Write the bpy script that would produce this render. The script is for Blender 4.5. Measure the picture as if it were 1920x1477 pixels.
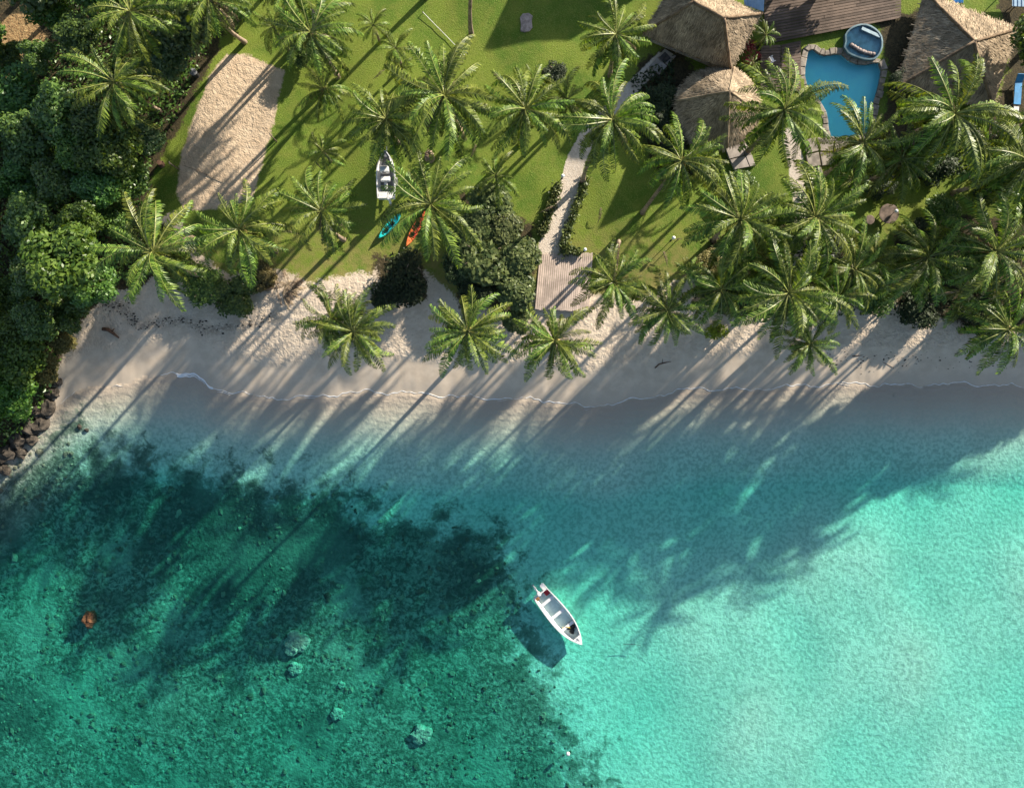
import bpy, math, random
import numpy as np
from mathutils import Vector, Matrix, noise as mnoise

# ------------------------------------------------------------------ camera, sky, sun, exposure
for o in list(bpy.data.objects): bpy.data.objects.remove(o)
scene = bpy.context.scene
COL = scene.collection
C = 75.3            # camera height above the still water (z = 0)
F = 1480.0          # focal length in photo pixels (1920 wide)
cd = bpy.data.cameras.new('camera'); cam = bpy.data.objects.new('camera', cd); COL.objects.link(cam)
cam.location = (0, 0, C); cam.rotation_euler = (0, 0, 0)
cd.sensor_width = 36; cd.lens = F / 1920 * 36; cd.clip_end = 3000
scene.camera = cam
SUN_EL = math.radians(20.5); SUN_AZ = math.radians(45)      # clockwise from +Y
w = bpy.data.worlds.new('World'); scene.world = w; w.use_nodes = True
wn = w.node_tree; wn.nodes.clear()
sky = wn.nodes.new('ShaderNodeTexSky'); sky.sky_type = 'NISHITA'; sky.sun_disc = False
sky.sun_elevation = SUN_EL; sky.sun_rotation = SUN_AZ
bg = wn.nodes.new('ShaderNodeBackground'); bg.inputs[1].default_value = 0.085
wo = wn.nodes.new('ShaderNodeOutputWorld')
wn.links.new(sky.outputs[0], bg.inputs[0]); wn.links.new(bg.outputs[0], wo.inputs[0])
sd = bpy.data.lights.new('sun', 'SUN'); sd.energy = 5.0; sd.angle = math.radians(0.8); sd.color = (1.0, 0.91, 0.77)
sun = bpy.data.objects.new('sun', sd); COL.objects.link(sun)
sdir = Vector((math.sin(SUN_AZ)*math.cos(SUN_EL), math.cos(SUN_AZ)*math.cos(SUN_EL), math.sin(SUN_EL)))
sun.rotation_euler = sdir.to_track_quat('Z', 'Y').to_euler()
sun.location = sdir * 200
vs = scene.view_settings
vs.view_transform = 'Standard'; vs.look = 'None'; vs.exposure = 1.12; vs.gamma = 1.0; vs.use_curve_mapping = False
scene.render.engine = 'CYCLES'
scene.cycles.max_bounces = 8; scene.cycles.transparent_max_bounces = 16; scene.cycles.diffuse_bounces = 3
scene.cycles.caustics_reflective = False; scene.cycles.caustics_refractive = False

rnd = random.Random(7)
nrs = np.random.RandomState(11)

# ------------------------------------------------------------------ helpers
def P(px, py, z=1.3):
    """point of the place at height z that the photo shows at pixel (px, py)"""
    k = (C - z) / F
    return Vector(((px - 960) * k, -(py - 738.5) * k, z))
def tag(o, label=None, cat=None, group=None, kind=None):
    if label: o['label'] = label
    if cat: o['category'] = cat
    if group: o['group'] = group
    if kind: o['kind'] = kind
    return o
def link(name, data, parent=None, loc=None):
    o = bpy.data.objects.new(name, data); COL.objects.link(o)
    if parent: o.parent = parent
    if loc is not None: o.location = loc
    return o
def empty(name, loc, label, cat, group=None, rz=0):
    o = link(name, None, None, loc); o.rotation_euler = (0, 0, rz); o.empty_display_size = .3
    return tag(o, label, cat, group)
class MB:
    """collects shapes; build() links them as one mesh object"""
    def __init__(s): s.v = []; s.f = []; s.m = []
    def face(s, pts, m=0):
        b = len(s.v); s.v += [tuple(p) for p in pts]; s.f.append(tuple(range(b, b+len(pts)))); s.m.append(m)
    def poly(s, verts, faces, m=0):
        b = len(s.v); s.v += [tuple(p) for p in verts]
        for f in faces: s.f.append(tuple(b+i for i in f)); s.m.append(m)
    def box(s, c, d, rz=0, m=0, bev=0.0, ry=0):
        x, y, z = d[0]/2, d[1]/2, d[2]/2
        R = Matrix.Rotation(rz, 3, 'Z') @ Matrix.Rotation(ry, 3, 'Y')
        if bev <= 0:
            v = [(sx*x, sy*y, sz*z) for sz in (-1, 1) for sx, sy in ((-1,-1),(1,-1),(1,1),(-1,1))]
            f = [(3,2,1,0),(4,5,6,7),(0,1,5,4),(1,2,6,5),(2,3,7,6),(3,0,4,7)]
        else:
            b = bev
            ring = lambda i, zz: [(sx*(x-(b if k else 0)-i), sy*(y-(0 if k else b)-i), zz) for sx, sy, k in
                ((-1,-1,1),(1,-1,1),(1,-1,0),(1,1,0),(1,1,1),(-1,1,1),(-1,1,0),(-1,-1,0))]
            v = ring(b*.6, -z) + ring(0, -z+b) + ring(0, z-b) + ring(b*.6, z)
            f = [tuple(range(7,-1,-1)), tuple(range(24,32))]
            for l in range(3):
                for i in range(8): j = (i+1) % 8; f.append((l*8+i, l*8+j, l*8+8+j, l*8+8+i))
        s.poly([R @ Vector(p) + Vector(c) for p in v], f, m)
    def tube(s, pts, rad, n=6, m=0, cap=True):
        pts = [Vector(p) for p in pts]
        if not isinstance(rad, (list, tuple)): rad = [rad]*len(pts)
        b = len(s.v); prev = None
        for i, p in enumerate(pts):
            t = (pts[min(i+1, len(pts)-1)] - pts[max(i-1, 0)]).normalized()
            u = t.orthogonal().normalized() if prev is None else (prev - t*prev.dot(t)).normalized()
            prev = u; q = t.cross(u)
            for k in range(n):
                a = 2*math.pi*k/n
                s.v.append(tuple(p + (u*math.cos(a) + q*math.sin(a))*rad[i]))
        for i in range(len(pts)-1):
            for k in range(n):
                j = (k+1) % n
                s.f.append((b+i*n+k, b+i*n+j, b+(i+1)*n+j, b+(i+1)*n+k)); s.m.append(m)
        if cap:
            s.f.append(tuple(b+k for k in range(n-1,-1,-1))); s.m.append(m)
            e = b+(len(pts)-1)*n; s.f.append(tuple(e+k for k in range(n))); s.m.append(m)
    def blob(s, c, r, seed=0, amp=.25, m=0, lat=6, lon=9, freq=1.3):
        c = Vector(c); r = Vector(r) if not isinstance(r, (int, float)) else Vector((r, r, r))
        v = []; o = Vector((seed*3.7, seed*1.9, seed*.7))
        for i in range(lat+1):
            th = math.pi*i/lat
            for k in range(lon if 0 < i < lat else 1):
                ph = 2*math.pi*k/lon
                d = Vector((math.sin(th)*math.cos(ph), math.sin(th)*math.sin(ph), math.cos(th)))
                q = 1 + amp*mnoise.noise(d*freq + o)
                v.append(c + Vector((d.x*r.x, d.y*r.y, d.z*r.z))*q)
        f = []; idx = lambda i, k: 0 if i == 0 else (1+(lat-1)*lon if i == lat else 1+(i-1)*lon+k % lon)
        for i in range(lat):
            for k in range(lon):
                q = [idx(i,k), idx(i+1,k), idx(i+1,k+1), idx(i,k+1)]
                q = list(dict.fromkeys(q)); f.append(tuple(q))
        s.poly(v, f, m)
    def mesh(s, name, mats, smooth=False):
        me = bpy.data.meshes.new(name); me.from_pydata(s.v, [], s.f)
        for m in (mats if isinstance(mats, (list, tuple)) else [mats]): me.materials.append(m)
        if any(s.m): me.polygons.foreach_set('material_index', s.m)
        if smooth: me.polygons.foreach_set('use_smooth', [True]*len(me.polygons))
        me.update(); return me
    def build(s, name, mats, parent=None, loc=None, smooth=False):
        return link(name, s.mesh(name, mats, smooth), parent, loc)

def np_mesh(name, v, f, mats, smooth=True, attrs=None):
    """fast mesh from numpy: v (n,3), f (m,4) quads"""
    me = bpy.data.meshes.new(name); k = f.shape[1]
    me.vertices.add(len(v)); me.vertices.foreach_set('co', v.astype(np.float32).ravel())
    me.loops.add(f.size); me.loops.foreach_set('vertex_index', f.astype(np.int32).ravel())
    me.polygons.add(len(f)); me.polygons.foreach_set('loop_start', np.arange(0, f.size, k, dtype=np.int32))
    for m in (mats if isinstance(mats, (list, tuple)) else [mats]): me.materials.append(m)
    me.update(calc_edges=True)
    if smooth: me.polygons.foreach_set('use_smooth', np.ones(len(f), bool))
    for n, a in (attrs or {}).items():
        at = me.attributes.new(n, 'FLOAT_COLOR', 'POINT'); at.data.foreach_set('color', a.astype(np.float32).ravel())
    me.validate(); return me

# ------------------------------------------------------------------ materials
def new_mat(name):
    m = bpy.data.materials.new(name); m.use_nodes = True; m.node_tree.nodes.clear()
    return m, m.node_tree
def nd(nt, t, ins=None, **pr):
    n = nt.nodes.new(t)
    for k, v in pr.items(): setattr(n, k, v)
    for k, v in (ins or {}).items():
        if isinstance(v, bpy.types.NodeSocket): nt.links.new(v, n.inputs[k])
        else: n.inputs[k].default_value = v
    return n
def c4(c): return (c[0], c[1], c[2], 1)
def mixc(nt, f, a, b, blend='MIX'):
    n = nt.nodes.new('ShaderNodeMix'); n.data_type = 'RGBA'; n.blend_type = blend
    for i, v in ((0, f), (6, a), (7, b)):
        if isinstance(v, bpy.types.NodeSocket): nt.links.new(v, n.inputs[i])
        else: n.inputs[i].default_value = v if i == 0 else c4(v)
    return n.outputs[2]
def mth(nt, op, a, b=0.0, c=0.0, clamp=False):
    n = nt.nodes.new('ShaderNodeMath'); n.operation = op; n.use_clamp = clamp
    for i, v in enumerate((a, b, c)):
        if isinstance(v, bpy.types.NodeSocket): nt.links.new(v, n.inputs[i])
        else: n.inputs[i].default_value = v
    return n.outputs[0]
def noi(nt, vec, scale, detail=3, rough=.55, dist=0.0):
    return nd(nt, 'ShaderNodeTexNoise', {'Vector': vec, 'Scale': scale, 'Detail': detail, 'Roughness': rough, 'Distortion': dist}).outputs['Fac']
def stepm(nt, v, lo, hi):
    n = nd(nt, 'ShaderNodeMapRange', {'Value': v, 'From Min': lo, 'From Max': hi}); n.interpolation_type = 'SMOOTHSTEP'
    return n.outputs[0]
def out(nt, s, vol=None):
    o = nt.nodes.new('ShaderNodeOutputMaterial')
    if s: nt.links.new(s, o.inputs['Surface'])
    if vol: nt.links.new(vol, o.inputs['Volume'])
def simple(name, col, rough=.6, var=.25, scale=4.0, spec=.4, bump=0.0, metal=0.0, col2=None, island=False):
    m, nt = new_mat(name)
    pos = nd(nt, 'ShaderNodeTexCoord').outputs['Object']
    n = noi(nt, pos, scale, 4, .6)
    c2 = col2 or tuple(x*(1-var*1.6) for x in col)
    f = stepm(nt, n, .32, .68)
    cc = mixc(nt, f, c2, tuple(min(1, x*(1+var*.4)) for x in col))
    if island:
        ri = nd(nt, 'ShaderNodeNewGeometry').outputs['Random Per Island']
        cc = mixc(nt, 1.0, cc, nd(nt, 'ShaderNodeHueSaturation', {'Value': mth(nt, 'MULTIPLY_ADD', ri, .9, .55), 'Color': (1,1,1,1)}).outputs[0], 'MULTIPLY')
    b = nd(nt, 'ShaderNodeBsdfPrincipled', {'Base Color': cc, 'Roughness': rough, 'Specular IOR Level': spec, 'Metallic': metal})
    if bump:
        bn = nd(nt, 'ShaderNodeBump', {'Height': noi(nt, pos, scale*3, 4, .6), 'Strength': 1.0, 'Distance': bump})
        nt.links.new(bn.outputs[0], b.inputs['Normal'])
    out(nt, b.outputs[0]); return m
def leaf_mat(name, dark, light, rough=.42, spec=.5, transl=.3, hue=.03):
    """leaf: per-leaf and per-plant tint of the leaf itself, glossy upper skin, some light through"""
    m, nt = new_mat(name)
    geo = nd(nt, 'ShaderNodeNewGeometry'); oi = nd(nt, 'ShaderNodeObjectInfo')
    c = mixc(nt, stepm(nt, geo.outputs['Random Per Island'], 0, 1), dark, light)
    h = nd(nt, 'ShaderNodeHueSaturation', {'Color': c, 'Hue': mth(nt, 'MULTIPLY_ADD', oi.outputs['Random'], hue, .5-hue/2),
          'Value': mth(nt, 'MULTIPLY_ADD', oi.outputs['Random'], .5, .75)}).outputs[0]
    b = nd(nt, 'ShaderNodeBsdfPrincipled', {'Base Color': h, 'Roughness': rough, 'Specular IOR Level': spec})
    tc = nd(nt, 'ShaderNodeHueSaturation', {'Color': h, 'Value': 1.5, 'Saturation': 1.15, 'Hue': .485}).outputs[0]
    t = nd(nt, 'ShaderNodeBsdfTranslucent', {'Color': tc})
    mx = nd(nt, 'ShaderNodeMixShader', {0: transl, 1: b.outputs[0], 2: t.outputs[0]})
    out(nt, mx.outputs[0]); return m

M = {}
M['palm'] = leaf_mat('palm_leaf', (.042,.082,.010), (.205,.275,.040), .47, .38, .24, .06)
M['palm_rib'] = simple('palm_rib', (.24,.26,.07), .45, .3, 2)
M['palm_dead'] = leaf_mat('palm_dead', (.15,.105,.07), (.34,.26,.17), .7, .2, .15, .02)
M['bark'] = simple('bark', (.27,.20,.145), .85, .35, 3, .2, .03)
M['trunk'] = simple('palm_trunk', (.34,.255,.19), .8, .35, 2.2, .2, .02)
M['jungle'] = leaf_mat('jungle_leaf', (.046,.100,.020), (.140,.225,.045), .4, .5, .25, .05)
M['bright'] = leaf_mat('bright_leaf', (.050,.115,.016), (.145,.235,.036), .42, .45, .3, .04)
M['round'] = leaf_mat('round_leaf', (.055,.10,.035), (.16,.22,.085), .38, .5, .25, .03)
M['seagrape'] = leaf_mat('seagrape_leaf', (.050,.080,.022), (.17,.205,.065), .5, .35, .2, .03)
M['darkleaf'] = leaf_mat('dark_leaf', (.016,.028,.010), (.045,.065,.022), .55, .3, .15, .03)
M['dryleaf'] = leaf_mat('dry_leaf', (.09,.08,.025), (.21,.17,.06), .6, .3, .2, .03)
M['lime'] = leaf_mat('lime_leaf', (.14,.20,.015), (.28,.34,.03), .45, .4, .3, .02)
M['red'] = leaf_mat('red_leaf', (.22,.02,.03), (.45,.04,.06), .45, .4, .25, .02)
M['thatch'] = simple('thatch', (.37,.285,.195), .9, .3, 1.2, .1, .05)
M['straw'] = simple('straw', (.42,.33,.23), .9, .3, .8, .1, island=True)
M['ridge'] = simple('ridge_thatch', (.25,.18,.12), .9, .3, 2, .1, .05)
M['wood'] = simple('weathered_wood', (.21,.155,.12), .75, .35, 1.5, .25, .01)
M['deck'] = simple('pale_deck_wood', (.50,.375,.30), .75, .2, .9, .25, .006)
M['white'] = simple('white_paint', (.80,.79,.77), .35, .08, 3, .5)
M['grey'] = simple('grey_paint', (.22,.225,.24), .5, .2, 3)
M['darkgrey'] = simple('dark_cloth', (.03,.03,.033), .8, .4, 5)
M['black'] = simple('black_rubber', (.02,.02,.02), .6, .2, 5)
M['steel'] = simple('galvanised_steel', (.5,.5,.5), .4, .15, 4, .5, 0, .9)
M['redpaint'] = simple('red_plastic', (.42,.02,.03), .4, .15, 4)
M['yellow'] = simple('yellow_rope', (.6,.42,.05), .7, .2, 8)
M['brownbox'] = simple('brown_box', (.28,.14,.06), .6, .3, 4)
M['teal'] = simple('teal_plastic', (.02,.52,.45), .35, .15, .9, .5, 0, 0, (.01,.42,.50))
M['orange'] = simple('orange_plastic', (.75,.20,.05), .35, .2, .9, .5, 0, 0, (.62,.06,.05))
M['stone'] = simple('coping_stone', (.34,.29,.235), .75, .3, 1.7, .3, .02)
M['rock'] = simple('dark_rock', (.085,.07,.055), .85, .4, 1.5, .3, .08)
M['rustrock'] = simple('orange_rock', (.17,.08,.036), .8, .4, 2, .3, .08)
M['coral'] = simple('pale_coral', (.22,.32,.25), .9, .25, 2.5, .2, .06)
M['rubble'] = simple('coral_rubble', (.17,.19,.135), .9, .35, .6, .2, .03, island=True)
M['slab'] = simple('pinkish_slab', (.42,.34,.31), .85, .25, 3, .2, .02)
M['concrete'] = simple('concrete', (.42,.37,.33), .85, .2, 1.2, .2, .01)
M['mat_dark'] = simple('dark_mat', (.10,.09,.09), .9, .3, 3)
M['blue'] = simple('blue_paint', (.05,.30,.62), .5, .15, 2)
M['paleblue'] = simple('pale_blue_sheet', (.42,.58,.72), .45, .12, 1)
M['wall'] = simple('bamboo_wall', (.32,.23,.14), .8, .3, 3, .2, .01)
M['spa'] = simple('spa_plaster', (.13,.22,.26), .6, .25, 1.5, .3)
M['spatile'] = simple('spa_seat', (.42,.56,.62), .6, .2, 2)
M['driftwood'] = simple('driftwood', (.16,.09,.06), .85, .35, 2, .2, .02)
M['globe'] = simple('lamp_globe', (.85,.85,.82), .3, .03, 3)
M['coconut'] = simple('coconut', (.30,.24,.06), .5, .4, 3)
M['flower'] = simple('yellow_flower', (.7,.5,.05), .6, .2, 4)

def pool_paint():
    m, nt = new_mat('pool_paint')
    pos = nd(nt, 'ShaderNodeNewGeometry').outputs['Position']
    c = mixc(nt, stepm(nt, noi(nt, pos, .9, 3), .4, .75), (.55,.96,.98), (.48,.90,.97))
    b = nd(nt, 'ShaderNodeBsdfPrincipled', {'Base Color': c, 'Roughness': .5}); out(nt, b.outputs[0]); return m
M['pool'] = pool_paint()

def water_mat(name, absorb, dens, wav=1.0, amp=.02):
    m, nt = new_mat(name)
    pos = nd(nt, 'ShaderNodeNewGeometry').outputs['Position']
    h = mth(nt, 'ADD', noi(nt, pos, 1.6*wav, 3, .55, .4), mth(nt, 'MULTIPLY', noi(nt, pos, 6.5*wav, 2), .25))
    bn = nd(nt, 'ShaderNodeBump', {'Height': h, 'Strength': 1.0, 'Distance': amp}).outputs[0]
    inc = nd(nt, 'ShaderNodeNewGeometry').outputs['Incoming']     # Schlick reflectance, the same from above and below
    cs = mth(nt, 'ABSOLUTE', nd(nt, 'ShaderNodeVectorMath', {0: inc, 1: bn}, operation='DOT_PRODUCT').outputs['Value'])
    fr = mth(nt, 'MULTIPLY_ADD', mth(nt, 'POWER', mth(nt, 'SUBTRACT', 1.0, cs, clamp=True), 5.0), .98, .02, True)
    g = nd(nt, 'ShaderNodeBsdfGlossy', {'Roughness': .06, 'Normal': bn})
    t = nd(nt, 'ShaderNodeBsdfTransparent')
    mx = nd(nt, 'ShaderNodeMixShader', {0: fr, 1: t.outputs[0], 2: g.outputs[0]})
    va = nd(nt, 'ShaderNodeVolumeAbsorption', {'Color': c4(absorb), 'Density': dens})
    out(nt, mx.outputs[0], va.outputs[0]); return m
M['sea'] = water_mat('sea_water', (.0,.943,.872), .60, 1.0, .10)
M['poolwater'] = water_mat('pool_water', (.0,.965,.985), 1.3, .8, .03)

def terrain_mats():
    def base(name):
        m, nt = new_mat(name)
        pos = nd(nt, 'ShaderNodeNewGeometry').outputs['Position']
        def att(n):
            a = nd(nt, 'ShaderNodeAttribute', attribute_name=n)
            s = nd(nt, 'ShaderNodeSeparateColor', {0: a.outputs['Color']})
            return s.outputs[0], s.outputs[1], s.outputs[2], a.outputs['Alpha']
        return m, nt, pos, att
    # ---- land
    m, nt, pos, att = base('land')
    lawn, rough, reef, wet = att('A'); path, earth, court, forest = att('B'); under, dark, dry, seagrass = att('D')
    nL = noi(nt, pos, .22, 2, .6); nM = noi(nt, pos, 1.1, 2, .6); nF = noi(nt, pos, 5.0, 3, .65)
    sand = mixc(nt, stepm(nt, nM, .3, .7), SAND1, SAND2)
    sand = mixc(nt, mth(nt, 'MULTIPLY', stepm(nt, nF, .60, .75), mth(nt, 'MULTIPLY', rough, .45)), sand, (.20,.145,.105))
    sand = mixc(nt, wet, sand, WETSAND)
    gl = mixc(nt, stepm(nt, nL, .35, .65), (.082,.155,.014), (.172,.228,.028))
    gl = mixc(nt, mth(nt, 'MULTIPLY', stepm(nt, nM, .35, .75), .5), gl, (.190,.205,.036))
    gl = mixc(nt, mth(nt, 'MULTIPLY', stepm(nt, nF, .5, .8), .45), gl, (.066,.112,.013))
    nX = noi(nt, pos, 11.0, 2, .7)
    gl = mixc(nt, mth(nt, 'MULTIPLY', stepm(nt, nX, .52, .72), .8), gl, (.255,.29,.075))
    gl = mixc(nt, mth(nt, 'MULTIPLY', stepm(nt, nX, .46, .30), .6), gl, (.055,.090,.010))
    gl = mixc(nt, mth(nt, 'MULTIPLY', dry, stepm(nt, nM, .3, .65)), gl, (.26,.215,.075))
    edge = mth(nt, 'ADD', mth(nt, 'MULTIPLY', mth(nt, 'SUBTRACT', nF, .5), .55), mth(nt, 'MULTIPLY', mth(nt, 'SUBTRACT', nM, .5), .6))
    c = mixc(nt, stepm(nt, mth(nt, 'ADD', lawn, edge), .42, .60), sand, gl)
    er = mixc(nt, stepm(nt, nF, .35, .7), (.22,.13,.06), (.42,.29,.14))
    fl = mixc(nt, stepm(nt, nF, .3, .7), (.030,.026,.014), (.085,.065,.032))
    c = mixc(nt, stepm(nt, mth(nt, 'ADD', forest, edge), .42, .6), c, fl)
    c = mixc(nt, stepm(nt, mth(nt, 'ADD', earth, edge), .42, .6), c, er)
    e2 = mth(nt, 'MULTIPLY', edge, .75)
    cs = mixc(nt, stepm(nt, nM, .3, .7), (.50,.375,.255), (.60,.465,.325))
    c = mixc(nt, stepm(nt, mth(nt, 'ADD', court, e2), .40, .60), c, cs)
    ps = mixc(nt, stepm(nt, nF, .35, .7), (.57,.48,.39), (.70,.61,.505))
    c = mixc(nt, stepm(nt, mth(nt, 'ADD', path, e2), .40, .60), c, ps)
    c = mixc(nt, mth(nt, 'MULTIPLY', dark, stepm(nt, nF, .35, .55)), c, (.06,.045,.03))
    # relief in metres: trodden sand, turf
    amp = mth(nt, 'ADD', mth(nt, 'MULTIPLY', mth(nt, 'MULTIPLY', rough, mth(nt, 'SUBTRACT', 1.0, lawn, clamp=True)), .17), mth(nt, 'MULTIPLY', court, .15))
    h = mth(nt, 'MULTIPLY', noi(nt, pos, 2.6, 3, .66, .15), amp)
    h = mth(nt, 'ADD', h, mth(nt, 'MULTIPLY', noi(nt, pos, 9.0, 2, .65), mth(nt, 'MULTIPLY', lawn, .05)))
    bn = nd(nt, 'ShaderNodeBump', {'Height': h, 'Strength': 1.0, 'Distance': 1.0}).outputs[0]
    b = nd(nt, 'ShaderNodeBsdfPrincipled', {'Base Color': c, 'Roughness': mth(nt, 'MULTIPLY_ADD', wet, -.45, .92), 'Specular IOR Level': .25, 'Normal': bn})
    out(nt, b.outputs[0]); land = m
    # ---- sea bed
    m, nt, pos, att = base('sea_bed')
    lawn, rough, reef, wet = att('A'); under, dark, dry, seagrass = att('D')
    wp = nd(nt, 'ShaderNodeVectorMath', {0: pos, 1: nd(nt, 'ShaderNodeVectorMath', {0: nd(nt, 'ShaderNodeTexNoise', {'Vector': pos, 'Scale': .9, 'Detail': 1}).outputs['Color'], 'Scale': .9}, operation='SCALE').outputs[0]}, operation='ADD').outputs[0]
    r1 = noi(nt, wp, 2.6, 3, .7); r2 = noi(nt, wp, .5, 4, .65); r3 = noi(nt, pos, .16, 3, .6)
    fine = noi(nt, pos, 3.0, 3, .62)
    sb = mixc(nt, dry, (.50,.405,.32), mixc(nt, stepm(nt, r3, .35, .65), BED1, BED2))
    sb = mixc(nt, mth(nt, 'MULTIPLY', mth(nt, 'MULTIPLY', stepm(nt, fine, .60, .36), dry), .75), sb, (.38,.40,.33))  # sand mottle, its contrast also painting in the net of rippled sunlight
    rb = mixc(nt, stepm(nt, r1, .38, .66), (.060,.088,.066), (.29,.325,.255))
    rb = mixc(nt, mth(nt, 'MULTIPLY', stepm(nt, r2, .44, .62), .55), rb, (.075,.105,.078))
    rb = mixc(nt, mth(nt, 'MULTIPLY', stepm(nt, r3, .52, .66), .5), rb, (.31,.345,.27))
    rm = stepm(nt, mth(nt, 'ADD', reef, mth(nt, 'MULTIPLY', mth(nt, 'ADD', mth(nt, 'SUBTRACT', r2, .5), mth(nt, 'MULTIPLY', mth(nt, 'SUBTRACT', r1, .5), .5)), 1.7)), .34, .74)
    sb = mixc(nt, rm, sb, rb)
    sb = mixc(nt, mth(nt, 'MULTIPLY', stepm(nt, mth(nt, 'ADD', seagrass, mth(nt, 'MULTIPLY', mth(nt, 'SUBTRACT', r2, .5), 1.2)), .36, .90), .6), sb, (.045,.066,.056))
    c = mixc(nt, under, mixc(nt, wet, SAND2, WETSAND), sb)
    rip = nd(nt, 'ShaderNodeTexWave', {'Vector': wp, 'Scale': .42, 'Distortion': 4.0, 'Detail': 1.0, 'Detail Scale': .7}, bands_direction='Y').outputs['Fac']
    net = mth(nt, 'ADD', mth(nt, 'MULTIPLY', fine, .075), mth(nt, 'MULTIPLY', r2, .10))
    net = mth(nt, 'ADD', net, mth(nt, 'MULTIPLY', rip, mth(nt, 'MULTIPLY', mth(nt, 'SUBTRACT', 1.0, dry, clamp=True), .022)))
    net = mth(nt, 'MULTIPLY', net, mth(nt, 'MULTIPLY', under, mth(nt, 'MULTIPLY_ADD', reef, .6, .9)))
    bn = nd(nt, 'ShaderNodeBump', {'Height': net, 'Strength': 1.0, 'Distance': 1.0}).outputs[0]
    b = nd(nt, 'ShaderNodeBsdfDiffuse', {'Color': c, 'Normal': bn})
    out(nt, b.outputs[0])
    return land, m
SAND1 = (.58,.47,.355); SAND2 = (.67,.555,.43); WETSAND = (.52,.435,.34)
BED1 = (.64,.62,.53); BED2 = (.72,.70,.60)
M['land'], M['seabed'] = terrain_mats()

# ------------------------------------------------------------------ terrain: one height field, split where its surface changes
SHORE = np.array([(-900,1500),(-400,1120),(-150,960),(0,862),(60,805),(95,765),(150,728),(240,715),(320,697),(360,702),(400,727),(500,745),(560,745),
    (690,733),(800,738),(900,745),(1010,748),(1100,762),(1180,751),(1260,735),(1300,727),(1400,730),(1500,722),(1600,718),(1700,722),(1800,718),(1920,724),(2300,715),(3000,680)], float)
def scallop(px):
    return 2.6*np.sin(px*.062+.6) + 1.8*np.sin(px*.131+1.0+np.sin(px*.03)) + 1.0*np.sin(px*.29+2*np.sin(px*.05))
_k = np.exp(-np.linspace(-3, 3, 61)**2/2); _k /= _k.sum()
_sx = np.arange(-1200., 3400., 4.); _sy = np.convolve(np.interp(_sx, SHORE[:,0], SHORE[:,1]), _k, 'same')
_sy[:40] = _sy[40]; _sy[-40:] = _sy[-41]
def shore_s(px): return np.interp(px, _sx, _sy)                    # the smooth run of the coast
def shore_y(px): return np.interp(px, SHORE[:,0], SHORE[:,1]) + scallop(px)   # the wavelet's edge
DZ = np.array([(-400,3.5),(-60,1.9),(-14,1.45),(-9,1.3),(-6,1.02),(-3.5,.70),(-1.8,.36),(0,0),(2.0,-.06),(3.6,-.14),(5.5,-.34),(8.3,-.58),(10.0,-.95),(14,-1.0),(25,-.98),(40,-1.10),(400,-5)], float)
DZR = np.array([(-400,3.5),(-60,1.9),(-14,1.45),(-9,1.3),(-6,1.02),(-3.5,.70),(-1.8,.36),(0,0),(2.0,-.06),(3.6,-.14),(5.5,-.34),(8.0,-.56),(9.5,-.80),(12.5,-.68),(16,-.54),(25,-.52),(40,-.56),(400,-5)], float)
def hgt(x, y):
    x = np.asarray(x, float); y = np.asarray(y, float); z = np.full(x.shape, .6)
    for _ in range(3):
        px = 960 + x*F/(C-z); py = 738.5 - y*F/(C-z)
        ds = (py - shore_s(px))/20
        d = ds + (shore_s(px)-shore_y(px))/20*np.exp(-(ds/2.2)**2)
        r = np.clip((px-880)/520, 0, 1)
        z = np.interp(d, DZ[:,0], DZ[:,1])*(1-r) + np.interp(d, DZR[:,0], DZR[:,1])*r
        amp = np.clip((np.abs(d)-1)/8, 0, 1)*np.where(d > 0, .5, 1)
        z = z + amp*(.10*np.sin(x*.35+y*.2)+.07*np.sin(x*.21-y*.43+1.3)+.04*np.sin(x*.9+2*np.sin(y*.3)))
    return z
def gz(x, y): return float(hgt(np.array([x]), np.array([y]))[0])
def G(px, py, dz=0.0):
    """point on the ground that the photo shows at pixel (px, py)"""
    z = 1.0
    for _ in range(4):
        p = P(px, py, z); z = gz(p.x, p.y)
    return Vector((p.x, p.y, z+dz))
def sdf(poly, px, py):
    """signed pixel distance to a polygon, negative inside"""
    p = np.array(poly, float); q = np.roll(p, -1, 0)
    d = np.full(px.shape, 1e18); ins = np.zeros(px.shape, bool)
    for (ax, ay), (bx, by) in zip(p, q):
        ex, ey = bx-ax, by-ay; wx, wy = px-ax, py-ay
        t = np.clip((wx*ex+wy*ey)/(ex*ex+ey*ey+1e-9), 0, 1)
        d = np.minimum(d, (wx-t*ex)**2+(wy-t*ey)**2)
        cnd = ((ay <= py) & (by > py)) | ((by <= py) & (ay > py))
        with np.errstate(divide='ignore', invalid='ignore'):
            xi = ax + (py-ay)/(by-ay if by != ay else 1e-9)*ex
        ins ^= cnd & (px < xi)
    return np.where(ins, -np.sqrt(d), np.sqrt(d))
def strip(pts, wds):
    """polygon of a path from its centre line"""
    L = []; R = []
    for i, (p, wd) in enumerate(zip(pts, wds)):
        a = np.array(pts[max(0, i-1)], float); b = np.array(pts[min(len(pts)-1, i+1)], float)
        t = (b-a)/np.linalg.norm(b-a); n = np.array((-t[1], t[0]))
        L.append(np.array(p)+n*wd/2); R.append(np.array(p)-n*wd/2)
    return [tuple(v) for v in L + R[::-1]]
LAWN = [(330,400),(380,480),(430,520),(510,503),(590,530),(640,516),(690,512),(720,488),(800,510),(860,560),(1000,592),(1005,545),(1110,548),(1190,562),(1265,528),(1300,516),(1345,545),
        (1500,592),(1620,548),(1700,570),(1800,600),(1990,625),(4000,640),(4000,-3000),(330,-3000),(325,40),(308,100),(275,160),(245,230),(230,300),(230,350),(250,420)]
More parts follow.
